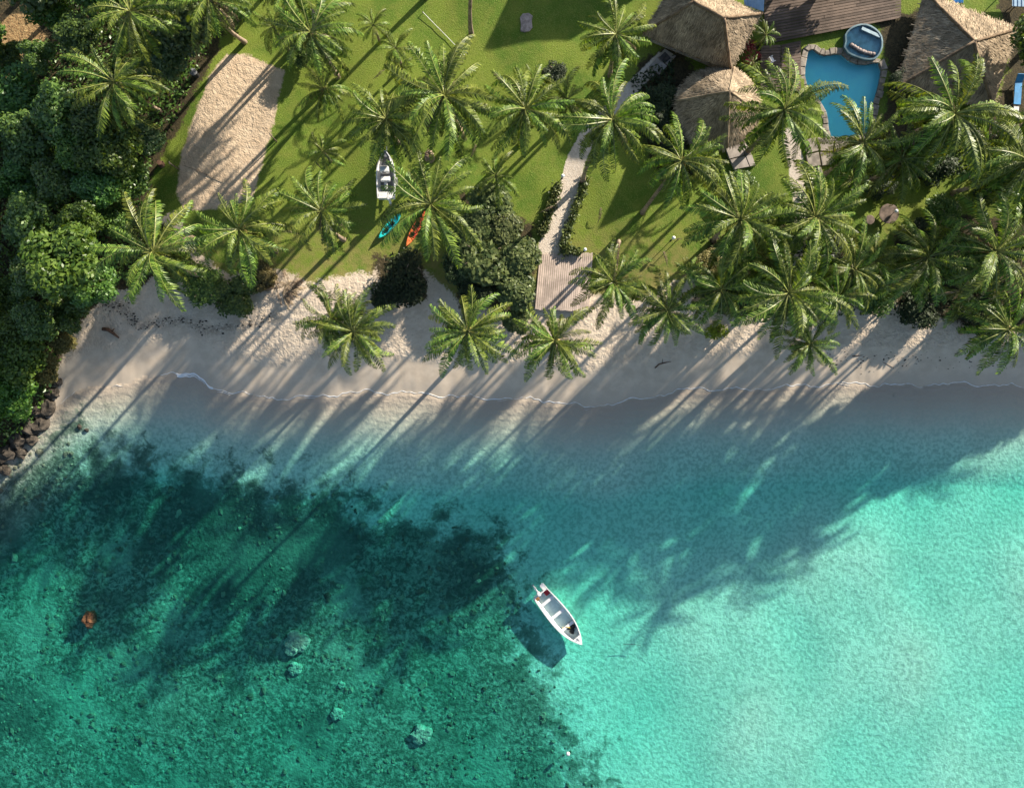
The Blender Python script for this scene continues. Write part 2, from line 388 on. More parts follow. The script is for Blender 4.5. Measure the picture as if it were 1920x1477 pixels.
FOREST = [(-3000,-3000),(430,-3000),(425,40),(408,100),(372,160),(342,230),(300,300),(280,360),(292,410),(330,430),(300,510),(262,538),(205,545),(150,605),(112,680),(98,735),(84,785),(40,830),(0,862),(-150,960),(-400,1120),(-3000,1500)]
BEDS = [[(1190,120),(1262,78),(1300,120),(1290,300),(1340,330),(1240,335),(1200,250)],[(1640,30),(1740,20),(1700,170),(1740,330),(1600,350),(1590,290),(1650,250),(1670,150)],[(1860,-40),(2600,-40),(2600,350),(1830,345),(1850,230),(1895,120)],[(1420,80),(1440,84),(1430,165),(1400,160)],[(1330,450),(1420,420),(1560,430),(1620,540),(1500,600),(1350,590),(1300,550)],[(1680,430),(1780,400),(2100,430),(2100,640),(1800,610),(1660,560)],[(860,360),(1000,420),(1000,590),(860,575)],[(700,480),(790,480),(800,560),(720,580)]]
EARTH = [(-20,30),(60,25),(85,70),(70,105),(30,115),(-20,100)]
EARTH2 = [(-30,130),(10,130),(16,165),(-30,175)]
COURT = [(423,103),(467,103),(500,118),(534,134),(522,187),(508,253),(490,310),(474,375),(430,388),(383,394),(343,394),(332,362),(338,300),(358,233),(383,167),(393,140)]
PATH1 = strip([(1030,480),(1046,425),(1062,365),(1080,300),(1104,250),(1145,205),(1195,155),(1245,105)], [54,43,35,36,30,26,24,24])
PATH2 = strip([(1478,240),(1492,300),(1494,340),(1503,400),(1494,450),(1490,500)], [24,28,26,24,26,28])
REEF = [(60,815),(150,800),(230,838),(330,862),(440,880),(540,905),(640,920),(720,962),(800,965),(860,975),(905,980),(960,1035),(985,1110),(985,1170),(1010,1230),(1045,1270),(1070,1340),(1090,1390),(1130,1500),(1160,1700),(-2500,1900),(-2500,1000),(-200,985),(0,872)]
GRASSBED = [[(140,850),(230,840),(300,880),(280,960),(200,990),(140,940)],[(250,920),(400,890),(560,915),(690,970),(700,1060),(600,1120),(480,1160),(360,1120),(260,1040)],
    [(800,985),(880,975),(935,1050),(960,1100),(880,1150),(810,1120)],[(-60,930),(40,940),(70,1030),(20,1060),(-60,1050)],[(520,1320),(600,1290),(650,1360),(600,1440),(530,1430)],[(-40,1240),(60,1260),(120,1330),(60,1400),(-40,1390)],
    [(545,1460),(640,1455),(660,1490),(540,1490)],[(760,1325),(810,1335),(840,1380),(780,1375)]]
POOLPX = [(1470+a/5.68, 20+b/5.68) for a, b in [(240,430),(280,405),(320,402),(380,450),(430,465),(540,450),(620,452),(700,520),(780,555),(870,560),(960,540),(1018,548),(1050,640),(1040,720),(1010,850),(965,1000),(935,1120),(910,1290),(850,1330),(700,1372),(590,1370),(480,1350),(450,1210),(430,1090),(380,1000),(300,900),(222,800),(200,700),(203,610),(222,510)]]

def axis(lo, hi, step, far):
    core = np.arange(lo, hi+1e-6, step); ext = []; p = hi; s = step
    while p < far: s *= 1.35; p += s; ext.append(p)
    ext = np.array(ext)
    return np.concatenate([-(ext[::-1]-hi)+lo, core, ext])
ax = axis(-57, 57, .25, 900.); ay = axis(-44, 44, .25, 900.)
X, Y = np.meshgrid(ax, ay, indexing='ij'); Z = hgt(X, Y)
PX = 960 + X*F/(C-Z); PY = 738.5 - Y*F/(C-Z)
def sm(v, a, b): t = np.clip((v-a)/(b-a), 0, 1); return t*t*(3-2*t)
dm = (PY - shore_y(PX))/20
lawn = np.clip(.5 - sdf(LAWN, PX, PY)/44, 0, 1)
forest = np.clip(.5 - sdf(FOREST, PX, PY)/40, 0, 1)
beds = np.zeros_like(PX)
for g in BEDS: beds = np.maximum(beds, np.clip(.5 - sdf(g, PX, PY)/50, 0, 1))
court = np.clip(.5 - sdf(COURT, PX, PY)/26, 0, 1)
path = np.maximum(np.clip(.5 - sdf(PATH1, PX, PY)/14, 0, 1), np.clip(.5 - sdf(PATH2, PX, PY)/18, 0, 1))
earth = np.maximum(np.clip(.5 - sdf(EARTH, PX, PY)/30, 0, 1), np.clip(.5 - sdf(EARTH2, PX, PY)/25, 0, 1))
reef = np.clip(.5 - sdf(REEF, PX, PY)/200, 0, 1)
sg = np.zeros_like(PX)
for g in GRASSBED: sg = np.maximum(sg, np.clip(.5 - sdf(g, PX, PY)/110, 0, 1))
rough = sm(-dm, 2.6, 3.8)
wet = sm(dm, -1.6, -.2)*.8
under = sm(dm, -.1, .5)
dry = np.where(dm > -.5, sm(dm, .3, 7.0), np.clip(sm(PY, 380, 520), 0, 1)*.75)   # on land: dry turf; under water: distance from the shore
# seaweed wrack on the upper left beach and dark litter under the palms
wrack = np.clip(1 - np.abs(sdf(strip([(195,565),(225,570),(250,600),(262,612),(300,606),(345,600),(380,620),(460,612),(520,590)], [2]*9), PX, PY))/13, 0, 1)
Acol = np.stack([lawn, rough, reef, wet], -1); Bcol = np.stack([path, earth, court, np.maximum(forest, beds)], -1); Dcol = np.stack([under, wrack*.45, dry, sg], -1)
cls = np.where(under > .5, 'seabed', np.where(court > .5, 'sand_court', np.where(path > .5, 'footpath', np.where(forest > .5, 'forest_floor', np.where(beds > .5, 'planting_soil', np.where(lawn > .5, 'lawn', 'beach'))))))
fc = cls[:-1,:-1]; FX = (PX[:-1,:-1]+PX[1:,1:])/2; FY = (PY[:-1,:-1]+PY[1:,1:])/2
keep = sdf(POOLPX, FX, FY) > 0
nx, ny = X.shape; idx = np.arange(nx*ny).reshape(nx, ny)
quads = np.stack([idx[:-1,:-1], idx[1:,:-1], idx[1:,1:], idx[:-1,1:]], -1)
V = np.stack([X, Y, Z], -1).reshape(-1, 3)
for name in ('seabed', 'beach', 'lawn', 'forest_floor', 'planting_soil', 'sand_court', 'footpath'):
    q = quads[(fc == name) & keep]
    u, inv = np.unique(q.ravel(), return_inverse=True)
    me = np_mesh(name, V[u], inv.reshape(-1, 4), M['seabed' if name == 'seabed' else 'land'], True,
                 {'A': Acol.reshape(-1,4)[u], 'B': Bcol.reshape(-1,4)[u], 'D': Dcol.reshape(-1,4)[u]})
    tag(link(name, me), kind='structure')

# sea: a closed body of absorbing water
mb = MB(); S = 850; b = -14
mb.poly([(-S,-S,0),(S,-S,0),(S,S,0),(-S,S,0),(-S,-S,b),(S,-S,b),(S,S,b),(-S,S,b)], [(0,1,2,3),(7,6,5,4),(4,5,1,0),(5,6,2,1),(6,7,3,2),(7,4,0,3)])
tag(mb.build('sea', M['sea']), kind='structure')

# foam edge of the last wavelet
def foam_material():
    m, nt = new_mat('foam')
    b = nd(nt, 'ShaderNodeBsdfPrincipled', {'Base Color': (.80,.81,.82,1), 'Roughness': .7}); out(nt, b.outputs[0]); return m
M['foam'] = foam_material()
mb = MB(); pxs = np.arange(112, 1990, 2.2)
def foam_run(pxs, off, wfun):
    prev = None
    for px in pxs:
        py = float(shore_y(np.array([px]))[0]) + off + 1.2*mnoise.noise(Vector((px*.11, off, 3)))
        wd = wfun(px); 
        if wd < .012: prev = None; continue
        c = G(px, py); z = max(0.0, c.z) + .012
        a = (c.x, c.y - wd*.5, max(0.0, gz(c.x, c.y-wd*.5))+.010); t = (c.x, c.y, z + .02 + wd*.12); d_ = (c.x, c.y + wd*.5, max(0.0, gz(c.x, c.y+wd*.5))+.010)
        if prev: mb.face([prev[0], a, t, prev[1]]); mb.face([prev[1], t, d_, prev[2]])
        prev = (a, t, d_)
foam_run(pxs, 0.5, lambda px: .025 + .075*max(0, mnoise.noise(Vector((px*.02, 1, 0))) + .45) + (.16 if 330 < px < 400 else 0) + .05*mnoise.noise(Vector((px*.2, 5, 0))) - (.06 if px < 300 else 0))
foam_run(pxs, 4.5, lambda px: .10*mnoise.noise(Vector((px*.025, 9, 0))) + (.12 if 330 < px < 385 else -.015))
tag(mb.build('shore_foam', M['foam'], smooth=True), 'thin white foam line where the water meets the sand', 'foam', kind='stuff')

# ------------------------------------------------------------------ palms
def frond_mesh(seed, L, e0, bend, mats, fold=.55, ragged=0.0, wide=1.0):
    """one pinnate frond: arched rib along +X with two rows of drooping leaflets"""
    r = random.Random(seed); mb = MB(); n = 12; pts = [Vector((0,0,0))]; tan = []
    sw = r.choice((-1,1))*r.uniform(.15, .75)
    for i in range(n):
        t = (i+.5)/n; e = e0 - bend*t**1.25; az = sw*t*t
        d = Vector((math.cos(e)*math.cos(az), math.cos(e)*math.sin(az), math.sin(e))); tan.append(d)
        pts.append(pts[-1] + d*(L/n))
    tan.append(tan[-1])
    mb.tube(pts, [.055-.047*(i/n)**.8 for i in range(n+1)], 3, 1, False)
    at = lambda t: (pts[min(n-1, int(t*n))].lerp(pts[min(n-1, int(t*n))+1], t*n-min(n-1, int(t*n))), tan[min(n, int(t*n))])
    m = 31
    for k in range(m):
        t = .14 + .86*k/(m-1); p, d = at(min(t, .999))
        prof = (math.sin(math.pi*min(1, (t-.08)/.75)*.5)**.7) * (1 - .62*max(0, (t-.5)/.5)**1.5)
        for s in (-1, 1):
            if ragged and r.random() < ragged: continue
            ln = .84*prof*L/4.2*r.uniform(.75, 1.15)
            side = Vector((0,0,1)).cross(d); side = (side.normalized() if side.length > .1 else Vector((0,1,0)))*s
            up = d.cross(side)*s
            fw = .62 + 1.0*max(0, t-.6) + r.uniform(-.2, .2); dr = fold*(1.25 if s*sw > 0 else .8) + r.uniform(-.25, .35)
            v1 = (side*1.0 + d*fw - up*dr*.7).normalized(); v2 = (side*.6 + d*fw - up*dr*1.1 - Vector((0,0,.95))).normalized()
            a = p; q = a + v1*ln*.5; e = q + v2*ln*.55; w = d*(.045*wide*L/4.2*r.uniform(.8,1.25))
            bb = len(mb.v); mb.v += [tuple(a-w*.7), tuple(a+w*.7), tuple(q+w), tuple(q-w), tuple(e)]
            mb.f += [(bb, bb+1, bb+2, bb+3), (bb+3, bb+2, bb+4)]; mb.m += [0, 0]
    return mb.mesh('frond', mats)
R_ = math.radians
LIVE = {'up': [], 'mid': [], 'low': [], 'hang': []}
for i in range(6):
    LIVE['up'].append(frond_mesh(10+i, 3.6, R_(66-4*i), R_(70), [M['palm'], M['palm_rib']], .35))
    LIVE['mid'].append(frond_mesh(20+i, 4.3, R_(40-5*i), R_(78+5*i), [M['palm'], M['palm_rib']], .6))
    LIVE['low'].append(frond_mesh(30+i, 4.3, R_(8-7*i), R_(66), [M['palm'], M['palm_rib']], .8, .04))
    LIVE['hang'].append(frond_mesh(40+i, 3.9, R_(-28-8*i), R_(52), [M['palm'], M['palm_rib']], .8, .08, 1.5))  # skirt hidden from above, added with wider leaflets to thicken the cast shade
DEAD = [frond_mesh(50+i, 3.6, R_(-30-14*i), R_(45), [M['palm_dead'], M['palm_dead']], .9, .15) for i in range(2)]
mb = MB()
for i in range(7):
    a = i*2.4; mb.blob((.26*math.cos(a), .26*math.sin(a), -.28-.07*(i % 3)), (.13,.13,.16), i, .05, 0, 5, 7)
COCO = mb.mesh('coconut_bunch', M['coconut'], True)

def palm(px, py, spread, label, h=16.5, base=None, lean=None, nf=26, dead=1, seed=0, group='coconut palms of the beach resort', name='coconut_palm', cat='palm tree', tall=True, coco=True):
    r = random.Random(int(px*7+py*13+seed)); nf = int(nf*1.42)
    c = P(px, py, h)
    if base: g = G(*base)
    else:
        la = r.uniform(0, 6.28); ll = r.uniform(.2, 1.1)
        od = Vector((c.x, c.y, 0)); on = od.normalized()*min(2.6, od.length*.06)
        lx, ly = lean if lean else (ll*.6*math.cos(la)+on.x, ll*.6*math.sin(la)+on.y)
        g = Vector((c.x+lx, c.y+ly, 0)); g.z = gz(g.x, g.y)
    root = empty(name, g, label, cat, group)
    top = c - g; sc = spread/170.0
    # trunk: swollen foot, curved, ringed
    mb = MB(); pts = []; rad = []; n = 14; out_ = Vector((top.x, top.y, 0)); bow = Vector((r.uniform(-.5,.5), r.uniform(-.5,.5), 0))
    for i in range(n+1):
        t = i/n; p = Vector((top.x*t**1.5, top.y*t**1.5, (top.z)*t - .25*(1-t))) + bow*math.sin(math.pi*t)*(1-t*.3)
        pts.append(p); rad.append((.15 + .14*math.exp(-t*9) + .012*(i % 2))*(.75+.25*sc))
    mb.tube(pts, rad, 8); mb.build('trunk', M['trunk'], root, smooth=True)
    az = r.uniform(0, 6.28); k = 0
    for kind, cnt in (('up', int(nf*.28)), ('mid', int(nf*.42)), ('low', int(nf*.40)), ('hang', int(nf*.55))):
        for i in range(cnt):
            az += 2.39996 + r.uniform(-.38, .38); k += 1
            f = link('frond', r.choice(LIVE[kind]), root, top + Vector((0, 0, {'up': .12, 'mid': .0, 'low': -.12, 'hang': -.25}[kind])))
            s = sc*r.uniform(.74, 1.18)
            f.rotation_euler = (r.uniform(-.45, .45), r.uniform(-.2, .2), az); f.scale = (s, s, s)
    for i in range(dead):
        f = link('dead_frond', r.choice(DEAD), root, top + Vector((0,0,-.2))); f.rotation_euler = (0, 0, r.uniform(0, 6.28)); f.scale = (sc,)*3
        f['label'] = 'brown dried frond'
    if coco: f = link('coconut_bunch', COCO, root, top); f.scale = (1.25*sc,)*3
    return root
PALMS = [
 # px, py, spread, height, nf, label, base
 (245,22,170,15,24,'palm at the top left, its crown cut by the frame above the jungle',None),
 (215,155,175,14,20,'sparse palm rising out of the jungle left of the sand court',None),
 (392,-2,150,15,22,'palm at the top edge between the jungle and the lawn',None),
 (583,62,165,15,24,'palm with long hanging fronds beside the top right corner of the sand court',None),
 (545,-12,130,13,20,'palm crown cut by the top edge above the wooden bench',None),
 (607,168,110,7,18,'small dark palm just right of the sand court',None),
 (833,180,205,17,30,'largest palm of the upper lawn, left of the stone slab shadow',None),
 (724,224,160,14,24,'dark palm directly above the bow of the boat on the grass',None),
 (985,205,170,16,24,'palm on the lawn left of the upper end of the sandy path',None),
 (1062,188,110,12,20,'small palm squeezed between two larger ones above the sandy path',None),
 (1148,225,185,17,28,'palm with a curved trunk leaning over the top of the sandy path',(1093,340)),
 (1155,65,150,15,20,'lone palm left of the largest thatched hut',None),
 (1278,302,165,16,22,'palm below the round thatched hut with a reddish curved trunk',(1205,398)),
 (1470,207,185,16,26,'palm between the round hut and the swimming pool',None),
 (1618,268,160,14,22,'palm over the lower end of the swimming pool',None),
 (1788,215,222,16,30,'very large palm below the right thatched hut',None),
 (1925,305,190,16,24,'palm at the right edge below the blue lounger, crown cut by the frame',None),
 (1388,412,190,16,28,'dense palm on the lawn right of the small lamp post',None),
 (1528,408,190,16,28,'palm on the sandy strip right of the dense lawn palm',None),
 (1640,490,120,11,22,'small bright palm below the round garden table',None),
 (1866,472,218,14,30,'very large palm at the right, above the shaded beach',None),
 (1738,484,180,12,24,'dark palm between the small bright one and the very large right one',None),
 (1150,530,150,14,26,'dark palm over the right corner of the pale boardwalk',(1160,455)),
 (1251,583,145,14,26,'dark palm on the sand just right of the boardwalk',None),
 (1352,543,150,14,24,'dark palm in the middle of the shaded grove right of the boardwalk',None),
 (1478,550,200,16,30,'large palm at the front of the shaded right grove',None),
 (1569,560,130,13,22,'narrow palm at the right end of the front grove',None),
 (1519,645,120,11,22,'bright small palm reaching furthest onto the right beach',None),
 (1891,618,160,13,24,'bright palm over the beach at the right edge',None),
 (662,622,150,14,26,'leftmost of the three palms leaning over the beach',None),
 (622,598,135,13,24,'dark palm crowded behind the leftmost beach palm',None),
 (877,622,165,16,28,'middle one of the three palms leaning over the beach',None),
 (1040,638,155,15,26,'rightmost of the three palms leaning over the beach, below the boardwalk',None),
 (288,472,195,16,26,'big palm at the jungle corner above the left beach, with pale dead stalks',None),
 (449,430,170,16,24,'palm at the lower end of the sand court',None),
 (603,397,155,15,24,'palm on the lawn between the sand court and the teal kayak',None),
 (808,384,195,16,28,'palm standing over the kayaks',None),
 (1442,492,150,13,22,'shaded palm in the inner grove left of the sandy strip',None),
 (1600,505,150,13,22,'shaded palm between the sandy strip and the small bright palm',None),
 (1690,300,150,12,22,'dark palm in the shade below the pool, left of the very large one',None),
 (905,-118,170,17,22,'palm beyond the top edge whose reddish curved trunk crosses the lawn',(884,66)),
 (790,-190,170,17,22,'palm beyond the top edge casting a trunk shadow on the lawn',(800,-4)),
]
for p in PALMS:
    palm(p[0], p[1], p[2], p[5], h=p[3]*.84+1.3, base=p[6], nf=p[4], dead=2 if p[0] == 288 else (p[0]*7+p[1]) % 4)
# palms of the same grove just past the frame: they throw the shade seen on the beach and the water
for px, py, sp, h, lb in [(2154,494,190,17,'palm past the right edge, lowest of its row'),(2286,398,190,17,'palm past the right edge, second of its row'),(2514,266,190,16,'palm past the right edge, highest of its row'),(2208,368,190,17,'palm past the right edge behind the second'),
      (2328,272,190,16,'palm past the right edge behind the highest'),(2070,420,200,16,'palm past the right edge nearest the very large grove palm'),(2050,330,190,16,'palm past the right edge near the blue lounger'),(2000,190,190,15,'palm past the right edge near the square hut'),
      (640,-150,170,16,'palm past the top edge above the bench'),(470,-120,170,16,'palm past the top edge above the sand court'),(330,-90,170,15,'palm past the top edge above the round-leaved shrub')]:
    palm(px, py, sp, lb, h=h*.72+1.3, nf=18, dead=0, coco=False, group='palms past the edge of the frame')
# small clumping fan palms and low rosettes
def rosette(px, py, rpx, h, label, mats=('palm','palm_rib'), n=16, name='fan_palm', cat='palm', group=None, key='mid'):
    r = random.Random(int(px*3+py*5)); g = G(px, py); c = P(px, py, g.z+h)
    root = empty(name, (c.x, c.y, gz(c.x, c.y)), label, cat, group); hz = c.z - root.location.z
    mb = MB(); mb.tube([(0,0,-.2),(.04,.03,hz*.5),(0,0,hz)], [.14,.12,.10], 7); mb.build('trunk', M['trunk'], root, smooth=True)
    az = 0; s0 = rpx/20/3.4
    for i in range(n):
        az += 2.4 + r.uniform(-.2, .2); k = ('up','mid','low')[min(2, i*3//n)]
        f = link('frond', r.choice(LIVE[k]), root, (0,0,hz)); f.rotation_euler = (r.uniform(-.2,.2), r.uniform(-.1,.1), az); s = s0*r.uniform(.85,1.15); f.scale = (s, s*1.25, s)
    return root
for px, py, rp, h, lb in [(700,48,30,3.5,'upper small palm of the clump left of the curved trunk'),(742,92,36,4,'middle small palm of the clump left of the curved trunk'),(747,125,28,3,'lowest dark small palm of the clump left of the curved trunk'),
      (606,285,36,3,'low dark palm on the lawn left of the boat'),(930,330,42,3.5,'low dark palm above the round-leaved bush'),(1436,66,24,2,'small broad-leaved palm at the corner of the wooden terrace'),
      (512,50,34,5,'short palm at the top of the lawn left of the bench'),(1412,118,16,1.2,'small dark rosette beside the right side of the large hut'),(1325,300,34,3,'low dark palm in the shade below the round hut'),
      (1440,470,50,4,'short palm hidden in the middle of the right grove'),(1700,520,50,5,'short shaded palm above the right beach'),(1800,545,52,5,'short shaded palm below the very large right palm'),
      (1600,335,46,4,'short palm below the pool by the stone terrace'),(1290,512,30,2,'low palm on the sandy spot above the shaded grove'),(1000,150,26,2.5,'short palm beside the dark shrub on the upper lawn')]:
    rosette(px, py, rp, h, lb, group='small palms in the garden')

# ------------------------------------------------------------------ broad-leaved trees and shrubs
def crown_mesh(seed, n, ls, mat, nb=16, flat=.72, spread=.62):
    """leaf-sized faces on many clumps spread through the crown's volume (unit radius)"""
    r = np.random.RandomState(seed)
    cs = r.normal(size=(nb, 3)); cs /= np.linalg.norm(cs, axis=1)[:, None]; cs *= (r.uniform(.25, 1, (nb, 1))**.5)*spread
    cs[:,2] = cs[:,2]*flat; rs = r.uniform(.22, .42, nb)
    k = r.choice(nb, n, p=rs**2/np.sum(rs**2))
    d = r.normal(size=(n, 3)); d[:,2] += .35; d /= np.linalg.norm(d, axis=1)[:, None]
    p = cs[k] + d*(rs[k]*r.uniform(.55, 1.06, n))[:, None]*np.array([1, 1, .8])
    nrm = d*.7 + r.normal(size=(n, 3))*.55 + np.array([0, 0, .5]); nrm /= np.linalg.norm(nrm, axis=1)[:, None]
    a = np.cross(nrm, r.normal(size=(n, 3))); a /= np.linalg.norm(a, axis=1)[:, None]; b = np.cross(nrm, a)
    s = (ls*r.uniform(.7, 1.35, n))[:, None]
    v = np.stack([p - a*s, p - b*s*.55 + nrm*s*.12, p + a*s, p + b*s*.55 + nrm*s*.12], 1).reshape(-1, 3)
    return np_mesh('crown', v, np.arange(4*n).reshape(-1, 4), mat, False)
CR = {}
def crown(kind, i):
    k = (kind, i)
    if k not in CR:
        ls = {'seagrape': .075, 'round': .062, 'bright': .056, 'lime': .11, 'dryleaf': .06}.get(kind, .056)
        CR[k] = crown_mesh(100+i*7+len(CR)*13, {'lime': 500, 'red': 500}.get(kind, 5200), ls, M[kind], 15 + i*4)
    return CR[k]
def tree(px, py, rpx, h, kind, label, group=None, name='broadleaf_tree', cat='tree', flat=1.0):
    r = random.Random(int(px*11+py*17)); g0 = G(max(-400, px), py)
    c = P(px, py, max(0.2, g0.z)+h); ku = 1 + min(.09, h*.011); off = Vector((c.x*(1-ku), c.y*(1-ku), 0)); c = Vector((c.x*ku, c.y*ku, c.z)); z = gz(c.x, c.y)
    if z < .15: z = .15
    root = empty(name, (c.x, c.y, z), label, cat, group); hz = c.z - z; rad = rpx*(C-c.z)/F
    mb = MB(); tr = .05*rad + .06
    mb.tube([(0,0,-.4),(r.uniform(-.2,.2),r.uniform(-.2,.2),hz*.45),(off.x,off.y,hz+.1*rad)], [tr*1.5, tr, tr*.5], 7)
    for i in range(6):
        a = i*1.05 + r.uniform(0,.6); e = off + Vector((math.cos(a)*rad*.6, math.sin(a)*rad*.6, hz + r.uniform(-.2,.3)*rad))
        mb.tube([(0,0,hz*.5), e*.5 + Vector((0,0,hz*.3)), e], [tr*.6, tr*.4, tr*.12], 5)
    mb.build('trunk', M['bark'], root, smooth=True)
    f = link('crown', crown(kind, r.randrange(3)), root, (off.x,off.y,hz)); s = rad*1.12
    f.scale = (s*r.uniform(.92,1.1), s*r.uniform(.92,1.1), s*.85*flat); f.rotation_euler = (0, 0, r.uniform(0, 6.28))
    return root
J = 'jungle trees along the left side'
TREES = [
 (88,15,48,5,'bright','bright green bush beside the bare earth at the top left'),(15,108,34,4,'bright','small bright bush at the left edge below the bare earth'),(70,104,38,5,'jungle','round bush under the lower right of the bare earth'),
 (350,52,66,5,'round','tall shrub with pale round leaves at the top, left of the lawn'),(300,105,52,5,'round','shaded round-leaved shrub left of the upper sand court'),(150,60,48,6,'jungle','dark jungle tree between the bare earth and the top left palm'),
 (40,180,58,6,'jungle','dark jungle tree at the left edge under the small bare patch'),(112,215,64,7,'jungle','jungle tree left of the sparse palm'),(55,262,60,6,'jungle','jungle tree at the left edge beside the yellow-green canopy'),
 (170,225,56,6,'jungle','jungle tree right under the sparse palm'),(205,278,66,7,'bright','sunlit yellow-green tree left of the sand court'),(148,285,52,7,'bright','smaller sunlit tree just left of the yellow-green one'),(272,262,40,4,'round','low bluish-green bush next to the grass strip by the court'),
 (28,338,58,6,'jungle','dark tree at the left edge in the middle of the jungle'),(98,340,56,6,'jungle','dark tree in the heart of the jungle'),(178,352,54,5,'jungle','dark glossy tree below the sunlit canopy'),(240,335,44,4,'jungle','dark bush beside the lower left corner of the court'),
 (58,425,62,6,'jungle','deeply shaded tree at the left above the lower canopy'),(145,420,50,6,'bright','tree with a yellow-green top left of the big corner palm'),(215,410,40,4,'jungle','shaded bush between the jungle and the big corner palm'),
 (118,492,80,8,'bright','broad sunlit tree that dominates the lower jungle'),(172,535,50,6,'jungle','tree at the right end of the lower jungle above the beach'),(58,520,52,6,'jungle','shaded tree left of the broad sunlit one'),
 (18,560,46,6,'bright','bright tree at the left edge above the shore bend'),(14,622,52,7,'bright','bright green tree at the left edge, upper of the three near the shore'),(30,678,60,7,'bright','bright green tree at the left edge, middle of the three near the shore'),(24,745,56,6,'bright','bright green tree at the left edge, lowest and nearest the rocks'),
 (82,692,32,3,'dryleaf','yellowish shrub between the bright trees and the sand'),(70,602,48,5,'jungle','dark tree between the broad sunlit tree and the bright edge trees'),(130,588,42,4,'jungle','low dark tree at the upper left corner of the beach'),(118,640,28,2,'dryleaf','brownish dry shrub at the left end of the beach'),
 (-70,60,80,7,'jungle','jungle tree past the left edge at the top'),(-75,220,85,8,'jungle','jungle tree past the left edge in the upper half'),(-80,400,85,8,'jungle','jungle tree past the left edge in the middle'),(-80,580,85,8,'bright','jungle tree past the left edge above the shore'),(-85,730,85,8,'bright','jungle tree past the left edge at the shore'),(-100,860,80,7,'jungle','jungle tree past the left edge below the shore bend'),
 (200,-60,90,8,'jungle','jungle tree past the top edge behind the top left palm'),(60,-70,90,8,'jungle','jungle tree past the top edge above the bare earth'),(340,-50,70,7,'jungle','jungle tree past the top edge above the round-leaved shrub'),
]
for t in TREES: tree(t[0], t[1], t[2], t[3]*(random.Random(t[0]).uniform(.8,1.25) if t[0] > 40 else .6), *t[4:], group=J)
SHRUBS = [
 (383,535,46,1.6,'jungle','low green bush right of the big corner palm at the top of the beach'),(445,553,50,1.6,'jungle','low sprawling bush on the beach below the sand court palm'),(335,505,38,1.6,'jungle','small bush tucked under the big corner palm'),(490,520,34,1.0,'dryleaf','low dry bush at the grass edge beside the dead frond heap'),
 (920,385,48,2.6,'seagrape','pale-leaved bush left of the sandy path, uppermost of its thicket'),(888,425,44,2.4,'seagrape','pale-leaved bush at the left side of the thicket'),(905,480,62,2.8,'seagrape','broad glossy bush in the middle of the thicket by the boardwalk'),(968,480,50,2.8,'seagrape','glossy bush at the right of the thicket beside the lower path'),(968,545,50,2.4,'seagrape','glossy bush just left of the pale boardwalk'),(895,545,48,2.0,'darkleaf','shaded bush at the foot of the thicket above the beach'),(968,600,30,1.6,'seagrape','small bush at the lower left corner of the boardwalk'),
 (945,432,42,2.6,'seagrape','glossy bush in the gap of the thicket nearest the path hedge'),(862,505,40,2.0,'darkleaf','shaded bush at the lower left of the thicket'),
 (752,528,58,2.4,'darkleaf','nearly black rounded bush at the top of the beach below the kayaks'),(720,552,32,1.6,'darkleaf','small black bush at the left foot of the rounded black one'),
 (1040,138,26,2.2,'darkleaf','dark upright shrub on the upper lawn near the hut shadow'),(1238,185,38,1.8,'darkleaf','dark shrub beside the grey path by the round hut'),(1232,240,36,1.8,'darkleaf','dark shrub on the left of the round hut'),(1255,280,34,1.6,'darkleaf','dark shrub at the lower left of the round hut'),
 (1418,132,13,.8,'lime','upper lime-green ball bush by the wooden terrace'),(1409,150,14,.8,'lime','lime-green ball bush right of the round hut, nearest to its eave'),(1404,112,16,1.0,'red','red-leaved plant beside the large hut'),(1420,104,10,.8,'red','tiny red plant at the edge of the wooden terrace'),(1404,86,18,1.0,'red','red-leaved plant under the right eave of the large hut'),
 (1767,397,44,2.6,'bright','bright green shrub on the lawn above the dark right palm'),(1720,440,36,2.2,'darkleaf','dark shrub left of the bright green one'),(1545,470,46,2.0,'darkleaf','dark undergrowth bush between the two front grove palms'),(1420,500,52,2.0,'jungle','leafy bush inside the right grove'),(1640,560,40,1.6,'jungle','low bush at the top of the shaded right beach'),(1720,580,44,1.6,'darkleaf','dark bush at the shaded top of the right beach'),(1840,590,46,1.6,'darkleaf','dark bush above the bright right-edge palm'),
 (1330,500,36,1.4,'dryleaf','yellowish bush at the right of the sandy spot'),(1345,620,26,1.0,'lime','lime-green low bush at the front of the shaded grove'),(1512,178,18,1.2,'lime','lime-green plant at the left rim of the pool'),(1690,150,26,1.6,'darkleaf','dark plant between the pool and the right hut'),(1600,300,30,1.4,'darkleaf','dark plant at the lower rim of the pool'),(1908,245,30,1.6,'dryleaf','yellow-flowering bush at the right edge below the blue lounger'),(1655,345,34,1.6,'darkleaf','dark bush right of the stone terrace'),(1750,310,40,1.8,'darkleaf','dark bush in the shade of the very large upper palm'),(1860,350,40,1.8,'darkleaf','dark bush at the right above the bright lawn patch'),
 (1385,345,30,1.6,'jungle','leafy bush below the small paved square'),(570,95,34,2.0,'jungle','leafy shrub at the top right corner of the sand court'),(440,30,30,1.6,'jungle','low leafy shrub at the top, right of the round-leaved one'),
]
